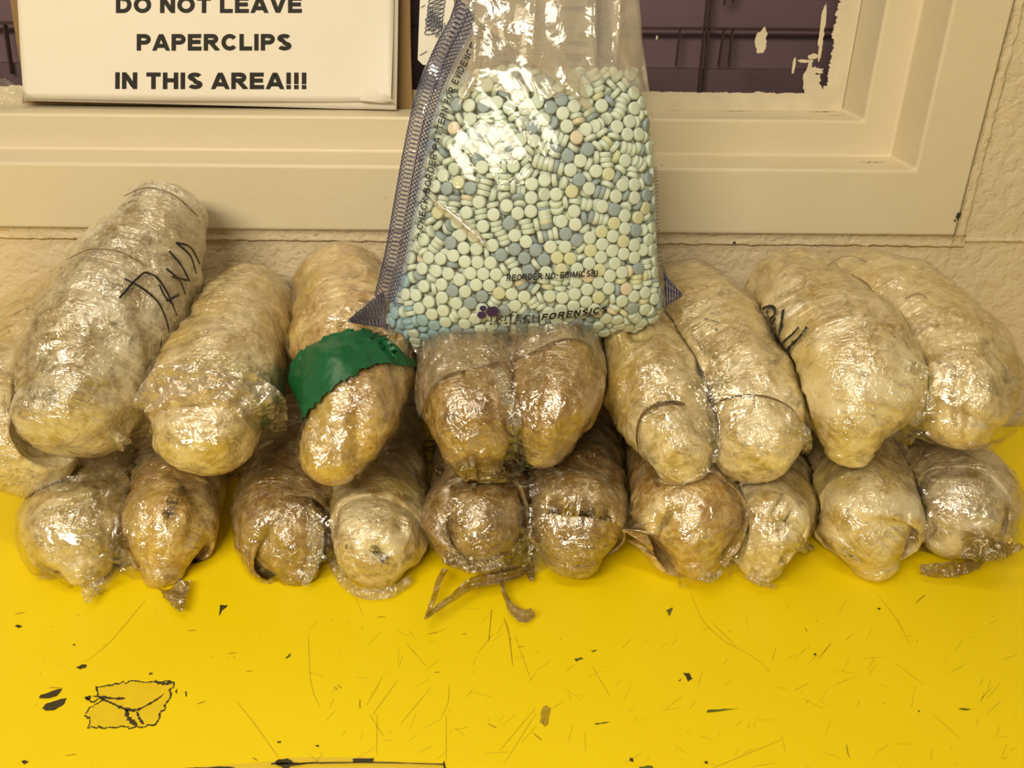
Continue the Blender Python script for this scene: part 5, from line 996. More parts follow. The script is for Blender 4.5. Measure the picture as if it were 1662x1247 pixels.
-592,949,-103,-47,-75,43, -523,1273,19,-14,-74,64, 922,446,-71,-2,-94,-30, -7,1688,-71,22,-76,-59, 792,1402,-120,-56,-22,79, 951,199,-105,55,-6,-82, -645,510,-171,-54,10,-82, 168,1650,13,-51,-79,-30,
920,272,-133,59,1,-79, 910,739,-21,7,-96,-22, -407,1580,-66,-70,70,0, -690,463,-111,63,-58,-50, 923,478,-61,-1,-94,-30, 826,728,-179,-52,-2,84, 865,379,-168,-51,-4,85, -297,1671,-99,92,17,-31,
-264,1667,2,20,-46,-85, -699,526,-81,-43,-79,42, 810,1170,-151,56,14,-80, 879,742,-102,-27,92,-25, 931,312,-14,3,95,29, -538,1152,-125,-67,-31,-66, 456,1677,-80,-8,95,-27, -500,1309,-105,-3,-42,90,
683,1024,-229,-31,-10,94, 915,385,-94,-2,-94,-30, 917,417,-86,2,94,30, -458,1323,-154,45,-21,86, 765,1481,-118,52,21,-81, -602,746,-167,57,-14,80, -560,907,-173,53,-11,83, 687,1649,-119,-39,-24,88,
-91,1649,-176,-15,18,-96, -482,1393,-103,-88,22,-40, -616,588,-179,52,-9,84, 900,655,-75,-39,-61,-68, 885,710,-97,-27,92,-25, 401,1676,-178,8,16,-97, 716,882,-225,-34,-3,93, -375,1541,-130,40,-31,85,
-675,259,77,-25,-23,93, -582,826,-170,-56,11,-81, 831,453,-184,-47,-4,87, -582,832,24,11,98,5, -457,701,127,41,-86,26, 26,1677,-100,22,-76,-59, 28,981,230,-99,3,1, 232,1655,8,-48,-79,-35,
853,800,21,-85,-15,49, 672,1118,-222,-30,-11,94, 851,892,-118,-29,92,-23, 809,1313,-94,-10,98,-12, 794,844,-184,53,-14,-82, -418,1541,-1,-56,73,-37, 814,902,105,39,76,-50, -635,749,-86,-78,16,-58,
899,333,-114,-65,75,3, -628,669,-130,-7,94,31, 831,1032,-120,-75,61,-21, -238,1535,66,-77,-5,62, 882,365,38,-49,83,-23, 812,1348,-84,10,-98,12, -637,835,-38,96,-24,-7, -220,906,206,23,96,1,
-556,640,-207,42,-7,90, 969,148,-54,9,-98,11, 751,1294,-164,-43,-12,88, -659,613,-35,-39,-79,44, -537,406,-230,-30,0,-94, 181,1662,-162,-49,-68,53, -486,1428,-14,-47,-35,80, 677,1328,-188,30,15,-93,
-544,489,-222,35,-3,92, 854,599,-134,48,-77,40, 745,1331,96,-31,-65,-68, -409,1036,-228,-30,14,-93, -592,957,16,-12,-43,-88, 793,1399,-31,-35,8,92, 757,1077,84,-68,72,8, -337,1472,-163,31,-16,93,
520,1655,20,-34,42,83, -508,1325,-10,58,37,72, -514,1039,-180,49,-12,85, 871,573,-121,48,-77,40, -505,561,-233,-31,6,-94, 740,1345,-131,3,83,54, 716,718,-231,-32,-3,94, 53,1663,-48,-54,34,-76,
-635,633,-129,-7,94,30, -608,439,-199,-41,3,-90, -443,672,133,-41,86,-26, -477,639,-238,-30,5,-94, -768,176,-79,-59,-17,-78, -636,660,-61,4,-50,-85, -454,789,-236,-31,7,-94, 701,512,-238,29,-1,-95,
-324,1622,-101,-76,-63,8, -547,1118,-43,42,-67,-60, 846,824,-128,58,44,67, -496,1119,-149,70,-49,-50, -461,624,88,-67,-35,-64, 755,1459,6,87,38,27, -427,876,-237,-31,8,-94, -560,887,54,82,-11,-54,
822,556,-158,66,62,40, -351,1523,20,53,78,32, 826,781,-138,43,66,59, -660,178,-167,30,28,90, -638,699,-15,-56,-66,48, 715,430,-234,28,-2,-95, 883,626,-91,-44,-60,-65, -709,410,-83,40,89,-17,
-462,1092,131,-19,96,-13, -338,1589,29,88,-1,-45, 714,1627,-76,13,-41,89, 792,1081,2,84,1,53, -646,776,21,87,-36,-32, -719,283,-123,-72,-68,-7, -413,1493,-99,-46,-88,-6, -445,1181,-164,-9,96,20,
883,883,41,-96,-3,-25, 777,263,-202,-30,15,93, 967,116,-44,-8,98,-11, 19,1553,113,-53,-66,52, -648,296,-189,38,2,91, 809,1053,-135,75,-61,21, 891,639,-79,-48,-60,-63, 813,1331,-13,-19,60,-77,
-609,771,23,-87,35,32, 865,59,-74,26,-72,-63, 850,297,-175,-42,0,90, -411,1455,-115,-43,-89,-9, 829,704,117,-3,13,98, 654,1475,-168,28,15,-94, 779,278,114,26,-85,44, -618,742,-54,78,-16,58,
-432,709,-248,28,-6,95, 568,1661,-131,45,-88,-6, -325,1305,117,-34,-26,-89, 777,1480,-56,-74,-29,59, 776,950,-187,43,-17,-88, 830,1210,-10,-10,92,-34, -351,1604,-83,76,63,-8, -559,694,-173,22,-95,-14,
-487,927,-209,42,-4,89, -97,1667,-41,-14,-82,54, 849,1047,24,-18,97,9, 308,1640,-27,-60,-66,-43, -547,1076,30,-23,73,64, -611,348,-177,-27,-95,10, -607,825,-58,96,-23,-7, -530,763,-209,42,-9,89,
-40,239,199,-56,82,-7, 468,1641,-89,8,-95,27, 788,770,75,-74,49,43, 835,1179,-1,-10,92,-34, 797,1032,-42,-8,96,22, 425,1660,-32,48,36,-79, -371,1253,84,-25,88,-38, 426,708,155,21,-4,97,
709,956,114,4,-99,-7, 746,905,60,-67,-34,-65, 769,764,-182,-88,20,-40, 864,864,-39,86,-4,49, 697,339,-234,26,-7,-95, 902,677,-10,98,11,-4, 416,490,159,4,97,20, -691,197,46,33,-88,-30,
-234,1329,91,48,87,-4, 717,1404,-5,-39,29,86, -381,783,135,76,35,52, 751,566,-194,-58,77,-23, 120,1661,77,-29,-57,75, 384,1644,-112,36,-8,-92, -438,1283,14,13,95,25, 873,169,70,-59,67,42,
776,588,95,-7,-7,-99, 720,1057,-187,10,43,89, -701,288,-39,25,96,-5, -460,1235,-146,89,17,-40, 83,1502,144,4,-1,99, 842,957,31,-32,-40,-85, -584,946,-16,-12,-43,-88, -717,166,-118,-84,42,32,
910,594,-7,98,7,-8, -509,847,-208,-43,7,-89, 633,1398,-188,30,14,-93, 304,1123,148,14,21,96, 683,1371,39,-32,51,79, -619,198,94,26,28,-91, 839,1146,6,10,-92,34, 704,830,87,-74,51,43,
781,443,57,-41,18,88, -659,565,-105,75,-10,64, -607,585,44,26,72,-63, -394,1138,68,-76,-61,-18, -736,83,-27,26,74,-60, 800,536,-171,66,62,40, -376,1369,-154,17,-95,-24, 792,1364,31,-30,71,62,
730,800,-223,36,3,-92, 730,793,99,-74,50,43, 352,1275,151,-25,90,-33, 867,676,58,9,-34,92, 804,149,-159,-27,40,87, -628,236,-11,-53,-54,64, -423,1397,-129,81,-34,-46, -459,1088,-181,-66,-26,-69,
-470,135,115,14,-74,-64, -451,1435,-31,-47,-35,80, 841,836,-77,64,38,65, 792,986,31,83,-54,-5, 358,1655,-59,-90,-33,23, -559,1029,-11,91,-6,39, 440,309,160,1,-40,91, 483,791,176,31,-94,10,
865,229,-137,-36,-92,0, 344,1198,187,75,-62,-19, -378,1268,-173,11,-96,-22, 766,654,-213,40,3,-90, 332,1353,106,19,39,89, -430,1241,-158,89,17,-40, -378,927,128,7,99,2, -452,937,91,-16,-96,17,
590,618,142,-13,94,30, -295,911,130,-21,4,97, -566,856,-104,6,53,-83, 717,1422,-157,-37,-19,90, 682,1455,31,22,84,-47, -512,1190,-77,93,-25,-23, -361,233,112,-5,78,61, -546,1088,-71,-52,63,56,
-597,646,14,28,71,-63, 265,1277,161,44,34,82, 322,-14,-33,-5,85,50, -430,1445,-55,-47,-35,80, -459,1232,-21,-59,56,-56, 786,1076,-141,75,-61,21, 771,1403,-93,56,22,-79, -548,1174,-5,77,37,-50,
-386,870,128,93,-7,34, -712,423,0,-34,-92,11]

# ------------------------------------------------------------------ evidence bag of pills
bag = thing('evidence_bag', tuple(bagw(.01, 0, 0)), 'clear plastic evidence bag full of pills standing on top of the bundles', 'plastic bag')
M_BAG = m_film('clear_bag_film', (.975, .985, .985), .045, .03, .06, .0012, 30, .38, .3)
M_BAGTOP = m_film('hazy_bag_film', (.90, .90, .88), .30, .06, .08, .0014, 30, .6, .3)
VT = .262; NS, NV = 100, 200
def sheet(wf):
    V = []
    for i in range(NV+1):
        t = i/NV
        for k in range(NS+1):
            sgrid = k/NS
            # bottom edge follows the sealed corners
            ub = LEFT[0][0]+(RIGHT[0][0]-LEFT[0][0])*sgrid
            vb = float(np.interp(ub, [q[0] for q in BOT], [q[1] for q in BOT]))
            v = vb+(VT-vb)*t**1.35
            ul, ur = Ul(v), Ur(v); u = ul+(ur-ul)*sgrid
            if t < .08: m = 1-t/.08; u = u*(1-m)+ub*m
            V.append(bagw(u, v, wf(u, v)))
    return V
ncol = NS+1
def sheet_faces(i0, i1, off=0, flip=False):
    out = []
    for i in range(i0, i1):
        for k in range(NS):
            q = (i*ncol+k+off, i*ncol+k+1+off, (i+1)*ncol+k+1+off, (i+1)*ncol+k+off); out.append(q[::-1] if flip else q)
    return out
FV, BV = sheet(front_w), sheet(back_w); nF = len(FV)
def hz(i):
    u, v = unbag(FV[(i//NS)*ncol+i % NS]); return 1 if v > .158+.012*noise.noise(Vector((u*26, 0, 4))) else 0
Fs = sheet_faces(0, NV); Bs = sheet_faces(0, NV, nF, True); mi = [hz(i) for i in range(len(Fs))]*2
edge = [(i, i+1, i+1+nF, i+nF)[::-1] for i in range(NS)]+[((i+1)*ncol, i*ncol, i*ncol+nF, (i+1)*ncol+nF)[::-1] for i in range(NV)]+[(i*ncol+NS, (i+1)*ncol+NS, (i+1)*ncol+NS+nF, i*ncol+NS+nF)[::-1] for i in range(NV)]
mesh('bag_film', FV+BV, Fs+Bs+edge, [M_BAG, M_BAGTOP], bag, midx=mi+[0]*len(edge))

M_NAVY = plain('navy_print', (0.018, 0.016, 0.060), .45)
M_SEAM = m_film('seam_strip_film', (.84, .84, .95), .15, .0, .06, .0015, 40, .7, .3, (.55, .55, .66))
# left seam strip: runs along the left edge and out into the bottom corner
LE = catmull([(u, v, 0) for u, v in LEFT[1:]], 240)[:, :2]; LE = LE[LE[:, 1] < VT-.002]
LA = np.concatenate([[0], np.cumsum(np.linalg.norm(np.diff(LE, axis=0), axis=1))])
def seam(l, e):
    """point l along the left edge and e inwards"""
    u, v = np.interp(l, LA, LE[:, 0]), np.interp(l, LA, LE[:, 1]); j = min(max(np.searchsorted(LA, l), 1), len(LA)-1)
    T = LE[j]-LE[j-1]; T /= np.linalg.norm(T); return u+e*T[1], v-e*T[0]
def strip_mesh(fn, l0, l1, e0, e1, nl, ne, lift):
    V = [bag_pt(*fn(l0+(l1-l0)*i/nl, e0+(e1-e0)*k/ne), lift) for i in range(nl+1) for k in range(ne+1)]
    return V, grid_faces(nl+1, ne+1, False)
v, f = strip_mesh(seam, 0, LA[-1], .0006, .0185, 160, 8, .0003)
sb = mesh('seam_border', v, f, M_SEAM, bag)
def line_uv(pts, w, lift=.0007):
    P = [bag_pt(u, v, lift) for u, v in pts]; V = []
    for i in range(len(P)):
        T = P[min(i+1, len(P)-1)]-P[max(i-1, 0)]; s = np.cross(T, EW); s /= np.linalg.norm(s)+1e-12
        V += [P[i]+s*w/2, P[i]-s*w/2]
    return V, [(2*i, 2*i+1, 2*i+3, 2*i+2) for i in range(len(P)-1)]
def pattern(fn, L0, L1, width, per=.0054, lw=.00048):
    out = []; n = int((L1-L0)/per*18)
    for ph in (0, .5):
        pts = []
        for i in range(n):
            t = i/18*2*math.pi+ph*2*math.pi; l = L0+(L1-L0)*i/n
            pts.append(fn(min(max(l+per*1.05*math.sin(t), L0), L1), width*.34-width*.30*math.cos(t)))
        out.append(line_uv(pts, lw))
    for ph in (0, .25, .5, .75):
        pts = []; m = int((L1-L0)/per*4)
        for i in range(m):
            tri = abs(((i/8+ph) % 1)*2-1); pts.append(fn(L0+(L1-L0)*i/m, width*.58+width*.40*tri))
        out.append(line_uv(pts, lw))
    return join(out)
v, f = pattern(seam, .001, LA[-1]-.001, .0168); mesh('printed_pattern', v, f, M_NAVY, sb, smooth=False)
# bottom left corner tab of the seam
CA, CB = np.array(LEFT[0]), np.array(LEFT[1])
def corner_l(l, e):
    a = CA+(np.array(uv_px(622, 470))-CA)*l; b = CA+(np.array(uv_px(632, 536))-CA)*l; p = a+(b-a)*e; return float(p[0]), float(p[1])
v, f = strip_mesh(corner_l, .02, 1, 0, 1, 20, 12, .0004); sc = mesh('seam_border', v, f, M_SEAM, bag)
ls = []
for ph in np.arange(.12, 1.0, .085):
    ls.append(line_uv([corner_l(max(.03, min(1, ph+.07*math.sin(t))), .5-.46*math.cos(t)) for t in np.linspace(0, 2*math.pi, 20)], .00045))
for e in np.arange(.1, 1, .16): ls.append(line_uv([corner_l(.1+.9*i/20, min(1, max(0, e+.09*(1 if i % 2 else -1)))) for i in range(21)], .00042))
v, f = join(ls); mesh('printed_pattern', v, f, M_NAVY, sc, smooth=False)
# right corner tab
RA = np.array(RIGHT[0])
def corner_r(l, e):
    a = RA+(np.array(uv_px(1077, 440))-RA)*l; b = RA+(np.array(uv_px(1078, 499))-RA)*l; p = a+(b-a)*e; return float(p[0]), float(p[1])
v, f = strip_mesh(corner_r, .02, 1, 0, 1, 16, 10, .0004); sr = mesh('seam_border', v, f, M_SEAM, bag)
ls = []
for ph in np.arange(.15, 1.0, .14): ls.append(line_uv([corner_r(max(.03, min(1, ph+.09*math.sin(t))), .5-.45*math.cos(t)) for t in np.linspace(0, 2*math.pi, 18)], .0005))
for e in np.arange(.2, 1, .25): ls.append(line_uv([corner_r(.1+.9*i/14, min(1, max(0, e+.07*(1 if i % 2 else -1)))) for i in range(15)], .0005))
RE = catmull([(u, v, 0) for u, v in RIGHT[1:]], 200)[:, :2]
for i in range(0, 34): 
    u, v2 = RE[i*2]; ls.append(line_uv([(u-.0002, v2), (u-.0030, v2+.0008), (u-.0042, v2)], .0005))
v, f = join(ls); mesh('printed_pattern', v, f, M_NAVY, sr, smooth=False)
# the right seam's print seen through the hazy top
ls = []
for i in range(150):
    vv = .166+i*.00062; u0 = Ur(vv)-.030; ls.append(([bagw(u0, vv, back_w(u0, vv)+.0004), bagw(u0+.013, vv+.0006, back_w(u0+.013, vv)+.0004), bagw(u0+.013, vv+.0009, back_w(u0+.013, vv)+.0004), bagw(u0, vv+.0003, back_w(u0, vv)+.0004)], [(0, 1, 2, 3)]))
v, f = join(ls); mesh('printed_pattern', v, f, M_NAVY, bag, smooth=False)

# --- lettering: block capitals drawn with strokes
def arc(cx, cy, rx, ry, a0, a1, n=18): return [(cx+rx*math.cos(math.radians(a0+(a1-a0)*i/n)), cy+ry*math.sin(math.radians(a0+(a1-a0)*i/n))) for i in range(n+1)]
def glyph(ch, h):
    """strokes of one capital: (outer width, polylines), cap height 1, half stroke h"""
    t, b, m, l = 1-h, h, .5, h
    def wd(w): return w-h
    if ch == 'A': return .94, [[(h*.6, -.05), (.47, 1.02)], [(.94-h*.6, -.05), (.47, 1.02)], [(.24, .29), (.70, .29)]]
    if ch == 'B': return .84, [[(l, 0), (l, 1)], [(l, t), (.50, t)]+arc(.50, .755, wd(.80)-.50, t-.755, 90, -90)+[(l, .51)], [(l, .51), (.52, .51)]+arc(.52, (.51+b)/2, wd(.84)-.52, (.51-b)/2, 90, -90)+[(l, b)]]
    if ch == 'C': return .90, [arc(.47, .5, .47-h, .5-h, 38, 322, 34)]
    if ch == 'D': return .88, [[(l, 0), (l, 1)], [(l, t), (.42, t)]+arc(.42, .5, wd(.88)-.42, .5-h, 90, -90)+[(l, b)]]
    if ch == 'E': return .78, [[(l, 0), (l, 1)], [(l, t), (.76, t)], [(l, .52), (.72, .52)], [(l, b), (.78, b)]]
    if ch == 'F': return .72, [[(l, 0), (l, 1)], [(l, t), (.72, t)], [(l, .5), (.64, .5)]]
    if ch == 'G': return .96, [arc(.48, .5, .48-h, .5-h, 42, 330, 34), [(.96-h, .12), (.96-h, .50)], [(.55, .44), (.96, .44)]]
    if ch == 'H': return .84, [[(l, 0), (l, 1)], [(.84-h, 0), (.84-h, 1)], [(l, .53), (.84-h, .53)]]
    if ch == 'I': return 2*h, [[(h, 0), (h, 1)]]
    if ch == 'K': return .88, [[(l, 0), (l, 1)], [(l, .34), (.80, 1.04)], [(.34, .60), (.82, -.05)]]
    if ch == 'L': return .72, [[(l, 0), (l, 1)], [(l, b), (.72, b)]]
    if ch == 'M': return 1.0, [[(l, 0), (l, 1)], [(1-h, 0), (1-h, 1)], [(h*.9, 1.02), (.5, .0)], [(1-h*.9, 1.02), (.5, .0)]]
    if ch == 'N': return .84, [[(l, 0), (l, 1)], [(.84-h, 0), (.84-h, 1)], [(h*.8, 1.03), (.84-h*.8, -.03)]]
    if ch == 'O': return .98, [arc(.49, .5, .49-h, .5-h, 0, 360, 40)]
    if ch == 'P': return .80, [[(l, 0), (l, 1)], [(l, t), (.46, t)]+arc(.46, .68, wd(.80)-.46, t-.68, 90, -90)+[(l, .68-(t-.68))]]
    if ch == 'R': return .88, [[(l, 0), (l, 1)], [(l, t), (.50, t)]+arc(.50, .70, wd(.82)-.50, t-.70, 90, -90)+[(l, .70-(t-.70))], [(.42, .46), (.84, -.05)]]
    if ch == 'S': return .82, [arc(.41, .735, .39-h, .265-h, 20, 250, 20)+arc(.42, .275, .40-h, .275-h, 80, -160, 22)]
    if ch == 'T': return .78, [[(.39, 0), (.39, 1)], [(0, t), (.78, t)]]
    if ch == 'V': return .88, [[(h*.6, 1.05), (.44, -.02)], [(.88-h*.6, 1.05), (.44, -.02)]]
    if ch == '0': return .68, [arc(.34, .5, .34-h, .5-h, 0, 360, 30)]
    if ch == '3': return .66, [arc(.32, .75, .30-h, .25-h, 160, -90, 18)+arc(.33, .27, .33-h, .27-h, 90, -160, 20)]
    if ch == '4': return .70, [[(.50, 0), (.50, 1)], [(.50, .98), (.06, .30), (.70, .30)]]
    if ch == '7': return .66, [[(0, t), (.60, t), (.24, -.02)]]
    if ch == '8': return .68, [arc(.34, .75, .30-h, .25-h, 0, 360, 24), arc(.34, .27, .34-h, .27-h, 0, 360, 24)]
    if ch == '!': return 2.4*h, [[(1.2*h, .30), (1.2*h, 1)], [(1.2*h, 0), (1.2*h, 2*h)]]
    if ch == ':': return 2*h, [[(h, 0), (h, 2*h)], [(h, .48), (h, .48+2*h)]]
    if ch == '.': return 2*h, [[(h, 0), (h, 2*h)]]
    if ch == '-': return .36, [[(0, .36), (.36, .36)]]
    if ch == '(': return .30, [arc(.44, .42, .36, .62, 112, 248, 14)]
    if ch == ')': return .30, [arc(-.14, .42, .36, .62, 68, -68, 14)]
    return .30, []
def thick(pts, h):
    P = np.array(pts, float); n = len(P); V = []
    closed = np.linalg.norm(P[0]-P[-1]) < 1e-6
    for i in range(n):
        a = P[i]-P[i-1] if i else (P[0]-P[-2] if closed else P[1]-P[0]); c = P[i+1]-P[i] if i < n-1 else (P[1]-P[0] if closed else P[-1]-P[-2])
        a = a/(np.linalg.norm(a)+1e-9); c = c/(np.linalg.norm(c)+1e-9); na, nc = np.array((-a[1], a[0])), np.array((-c[1], c[0])); m = na+nc; m /= np.linalg.norm(m)+1e-9
        V += [P[i]+m*h/max(.4, m @ na), P[i]-m*h/max(.4, m @ na)]
    return V, [(2*i, 2*i+1, 2*i+3, 2*i+2) for i in range(n-1)]
def glyphs(txt, h=.10, shear_=0.0, gap=.17):
    V, Fq, x = [], [], 0.0
    for ch in txt:
        w, st = glyph(ch, h)
        for s in st:
            if ch not in '()' and len(s) == 2:      # long straight strokes in several pieces so they follow curved film
                s = [(s[0][0]+(s[1][0]-s[0][0])*i/4, s[0][1]+(s[1][1]-s[0][1])*i/4) for i in range(5)]
            v, f = thick(s, h); k = len(V)
            for q in v:
                y = q[1] if ch in '()' else min(1.0, max(0.0, q[1])); V.append((x+q[0]+shear_*y, y))
            Fq += [tuple(j+k for j in g) for g in f]
        x += w+(gap if ch != ' ' else gap*.6)
    V = np.array(V); V[:, 0] -= V[:, 0].min(); return V, Fq
def run_on(txt, a, b, height, place, h=.10, shear_=0.0, gap=.17):
    """letters from 2D point a to b (baseline), cap height in the same units; place maps 2D -> world"""
    V, Fq = glyphs(txt, h, shear_, gap); a, b = np.array(a, float), np.array(b, float); d = b-a; L = np.linalg.norm(d); d /= L; n = np.array((-d[1], d[0]))
    wd = V[:, 0].max(); return [place(*(a+d*(x/wd*L)+n*(y*height))) for x, y in V], Fq
M_BAGINK = plain('black_bag_print', (0.012, 0.012, 0.020), .45)
M_PURP = plain('purple_logo_print', (0.035, 0.012, 0.075), .45)
fw = lambda u, v: bag_pt(u, v, .0012+.0022*min(1, max(0, (.03-v)/.02)))
txts = [run_on('REORDER NO: EB-M(CSB)', uv_front(822, 456), uv_front(970, 448), .0042, fw, .10, .10),
        run_on('TRITECH', uv_front(793, 521), uv_front(876, 519), .0042, fw, .075, .15),
        run_on('FORENSICS', uv_front(878, 519), uv_front(986, 506), .0046, fw, .125, .25),
        run_on('800.438.7884', uv_front(794, 526.5), uv_front(868, 523), .0018, fw, .10, .1)]
# lettering that runs up beside the seam
tv, tf = glyphs('CHECK BORDER PATTERN FOR EVIDENCE OF SEAM TAMPERING', .085, 0, .26)
l0, l1 = .050, .050+.190
def seam_txt(x, y): 
    return bag_pt(*seam(l0+(l1-l0)*x, .0245-y), .0007)
wd = tv[:, 0].max(); txts.append(([seam_txt(x/wd, y*.0044) for x, y in tv], tf))
def seam_line(pts, w=.0006): return line_uv([seam(l, e) for l, e in pts], w)
txts += [seam_line([(l0-.0075, .0222), (l0-.0025, .0222)]), seam_line([(l0-.0045, .0205), (l0-.0022, .0222), (l0-.0045, .0239)])]
for v, f in txts: mesh('lettering', v, f, M_BAGINK, bag, smooth=False)
hx = []
for (px, py, r) in [(784, 500, .0022), (782, 510.5, .0030), (799.5, 505, .0042)]:
    cu_, cv_ = uv_front(px, py)
    hx.append(([fw(cu_, cv_)]+[fw(cu_+r*1.08*math.cos(math.pi/3*k+.15), cv_+r*.92*math.sin(math.pi/3*k+.15)) for k in range(6)], [(0, 1+(k+1) % 6, 1+k) for k in range(6)]))
v, f = join([line_uv([uv_front(x, y), uv_front(x+2.6, y-.35)], .0007) for x, y in [(910+k*3.6, 518-k*.45) for k in range(20)]]); mesh('lettering', v, f, M_BAGINK, bag, smooth=False)
v, f = join(hx); mesh('hexagon_logo', v, f, M_PURP, bag, smooth=False)
# printed form on the back sheet, seen faintly through the haze
def line_back(pts, w):
    P = [bagw(*q, back_w(*q)+.0005) for q in [uv_px(*p, -.012) for p in pts]]; V = []
    for i in range(len(P)):
        T = P[min(i+1, len(P)-1)]-P[max(i-1, 0)]; s = np.cross(T, EW); s /= np.linalg.norm(s)+1e-12; V += [P[i]+s*w/2, P[i]-s*w/2]
    return V, [(2*i, 2*i+1, 2*i+3, 2*i+2) for i in range(len(P)-1)]
M_FORM = plain('grey_form_print', (0.13, 0.13, 0.14), .6)
fl = [line_back(p, .0006) for p in [[(798, 92), (812, 86), (850, 85), (900, 85), (953, 87)], [(953, 87), (957, 108)], [(798, 104), (850, 104), (956, 107)], [(834, 86), (836, 104)], [(852, 86), (854, 106)], [(865, 70), (910, 68), (960, 72)], [(850, 22), (900, 12), (950, 8)]]]
for (x0, x1, y, h) in [(905, 945, 93, 8), (812, 830, 98, 5), (918, 958, 67, 6), (832, 852, 29, 7), (900, 948, 11, 6), (908, 940, 102, 4)]:
    fl.append(line_back([(x0, y), ((x0+x1)/2, y), (x1, y+1)], h/2500))
v, f = join(fl); mesh('printed_form', v, f, M_FORM, bag, smooth=False)
# diagonal fold and vertical folds of the empty top
M_FOLD = m_film('doubled_film', (.86, .84, .79), .30, .05, .08, .002, 50, 1.2)
def fold(pts, lift=.002):
    V = []; 
    P = catmull([(*uv_front(x, y), w) for x, y, w in pts], 40)
    for i, (u, v2, w) in enumerate(P):
        T = P[min(i+1, 39), :2]-P[max(i-1, 0), :2]; T /= np.linalg.norm(T); s = np.array((-T[1], T[0]))
        for k in range(7):
            e = -1+k/3; q = np.array((u, v2))+s*w*e; V.append(bag_pt(q[0], q[1], lift+.0012*(1-e*e)))
    return V, grid_faces(40, 7, False)
for v, f in [fold([(780, -30, .016), (815, 20, .013), (870, 75, .0095), (920, 125, .0065), (958, 178, .002)]), fold([(786, -20, .004), (776, 60, .003), (768, 120, .0035), (745, 170, .001)], .0015), fold([(1000, -20, .003), (1008, 60, .004), (1020, 110, .002)], .0015),
             fold([(700, 325, .0015), (735, 350, .003), (775, 385, .003), (790, 400, .001)], .0009)]: mesh('film_fold', v, f, M_FOLD, bag)
# folded white flap with print behind the seam, at the top left
M_FLAPW = plain('white_bag_panel', (0.62, 0.58, 0.50), .35, .05)
fp = [(684, -60), (735, -60), (738, 40), (725, 70), (712, 96), (700, 106), (686, 105), (678, 97), (680, 40)]
FPW = -.004
P = [onplane(x, y, BP0+EW*FPW, EW) for x, y in fp]; n = len(P)
fo = mesh('folded_flap', P+[p-EW*.0012 for p in P], [tuple(range(n))[::-1], tuple(range(n, 2*n))]+[(k, (k+1) % n, n+(k+1) % n, n+k) for k in range(n)], M_FLAPW, bag, smooth=False)
def flp(x, y): return onplane(x, y, BP0+EW*(FPW+.0007), EW)
ls = []
def line_flap(pts, wpx):
    P = [flp(*p) for p in pts]; V = []
    for i in range(len(P)):
        T = P[min(i+1, len(P)-1)]-P[max(i-1, 0)]; s = np.cross(T, EW); s /= np.linalg.norm(s)+1e-12; V += [P[i]+s*wpx/5000, P[i]-s*wpx/5000]
    return V, [(2*i, 2*i+1, 2*i+3, 2*i+2) for i in range(len(P)-1)]
for k in range(12):
    cy = -30+k*7.2; cx = 713-k*.9
    ls.append(line_flap([(cx+14*math.cos(t), cy+5.5*math.sin(t)-.3*14*math.cos(t)) for t in np.linspace(0, 2*math.pi, 22)], 1.3))
for ph in (0, 3.6): ls.append(line_flap([(694+k*2.0+(ph), 10+22*(k % 2)+k*2.2) for k in range(14)], 1.1))
for x, y, x2, y2 in [(683, 12, 690, 8), (681, 90, 693, 83)]: ls.append(line_flap([(x, y), (x2, y2)], 1))
tv, tf = glyphs('CHECK BO', .08); wd = tv[:, 0].max()
def arc_txt(x, y):
    t = x; c0, c1, c2 = np.array((689, 30)), np.array((693, 52)), np.array((716, 66)); p = (1-t)**2*c0+2*t*(1-t)*c1+t*t*c2; d = 2*(1-t)*(c1-c0)+2*t*(c2-c1); d /= np.linalg.norm(d); nn = np.array((d[1], -d[0])); return flp(*(p+nn*y*9))
ls.append(([arc_txt(x/wd, y) for x, y in tv], tf))
v, f = join(ls); mesh('printed_pattern', v, f, M_NAVY, fo, smooth=False)

# --- the pills
def pill_mesh(nm, mat):
    prof = [(0, .00178), (.30, .00176), (.62, .00168), (.80, .00158), (.90, .00144), (.96, .00122), (1.0, .00085), (1.0, -.00085), (.96, -.00122), (.90, -.00144), (.80, -.00158), (.62, -.00168), (.30, -.00176), (0, -.00178)]
    n = 22; R = .00415; V = [(0, 0, prof[0][1])]; Fq = []
    for r, z in prof[1:-1]: V += [(R*r*math.cos(2*math.pi*k/n), R*r*math.sin(2*math.pi*k/n), z) for k in range(n)]
    V.append((0, 0, prof[-1][1])); m = len(prof)-2
    for k in range(n):
        Fq.append((0, 1+k, 1+(k+1) % n)); Fq.append((len(V)-1, 1+(m-1)*n+(k+1) % n, 1+(m-1)*n+k))
        for i in range(m-1): Fq.append((1+i*n+k, 1+(i+1)*n+k, 1+(i+1)*n+(k+1) % n, 1+i*n+(k+1) % n))
    me = bpy.data.meshes.new(nm); me.from_pydata(V, [], Fq); me.materials.append(mat); me.polygons.foreach_set('use_smooth', [True]*len(me.polygons)); me.update(); return me, np.array(V), Fq
def m_pill(nm, col):
    t = NT(nm); c = t.obj()
    base = t.mix(t.noise(c, 700, 3), tuple(x*.94 for x in col), tuple(min(1, x*1.05) for x in col))
    p = t.n('BsdfPrincipled', **{'Base Color': base, 'Roughness': .55, 'Subsurface Weight': .15, 'Subsurface Radius': (.002, .002, .002)})
    t.put(p.inputs['Normal'], t.bump(t.noise(c, 900, 2), .25, .0003)); return t.done(p.outputs[0])
PC = [('mint', (0.63, 0.705, 0.615)), ('blue', (0.30, 0.38, 0.41)), ('cyan', (0.30, 0.47, 0.54)), ('yellow', (0.63, 0.64, 0.42)), ('peach', (0.70, 0.61, 0.46)), ('white', (0.66, 0.73, 0.63))]
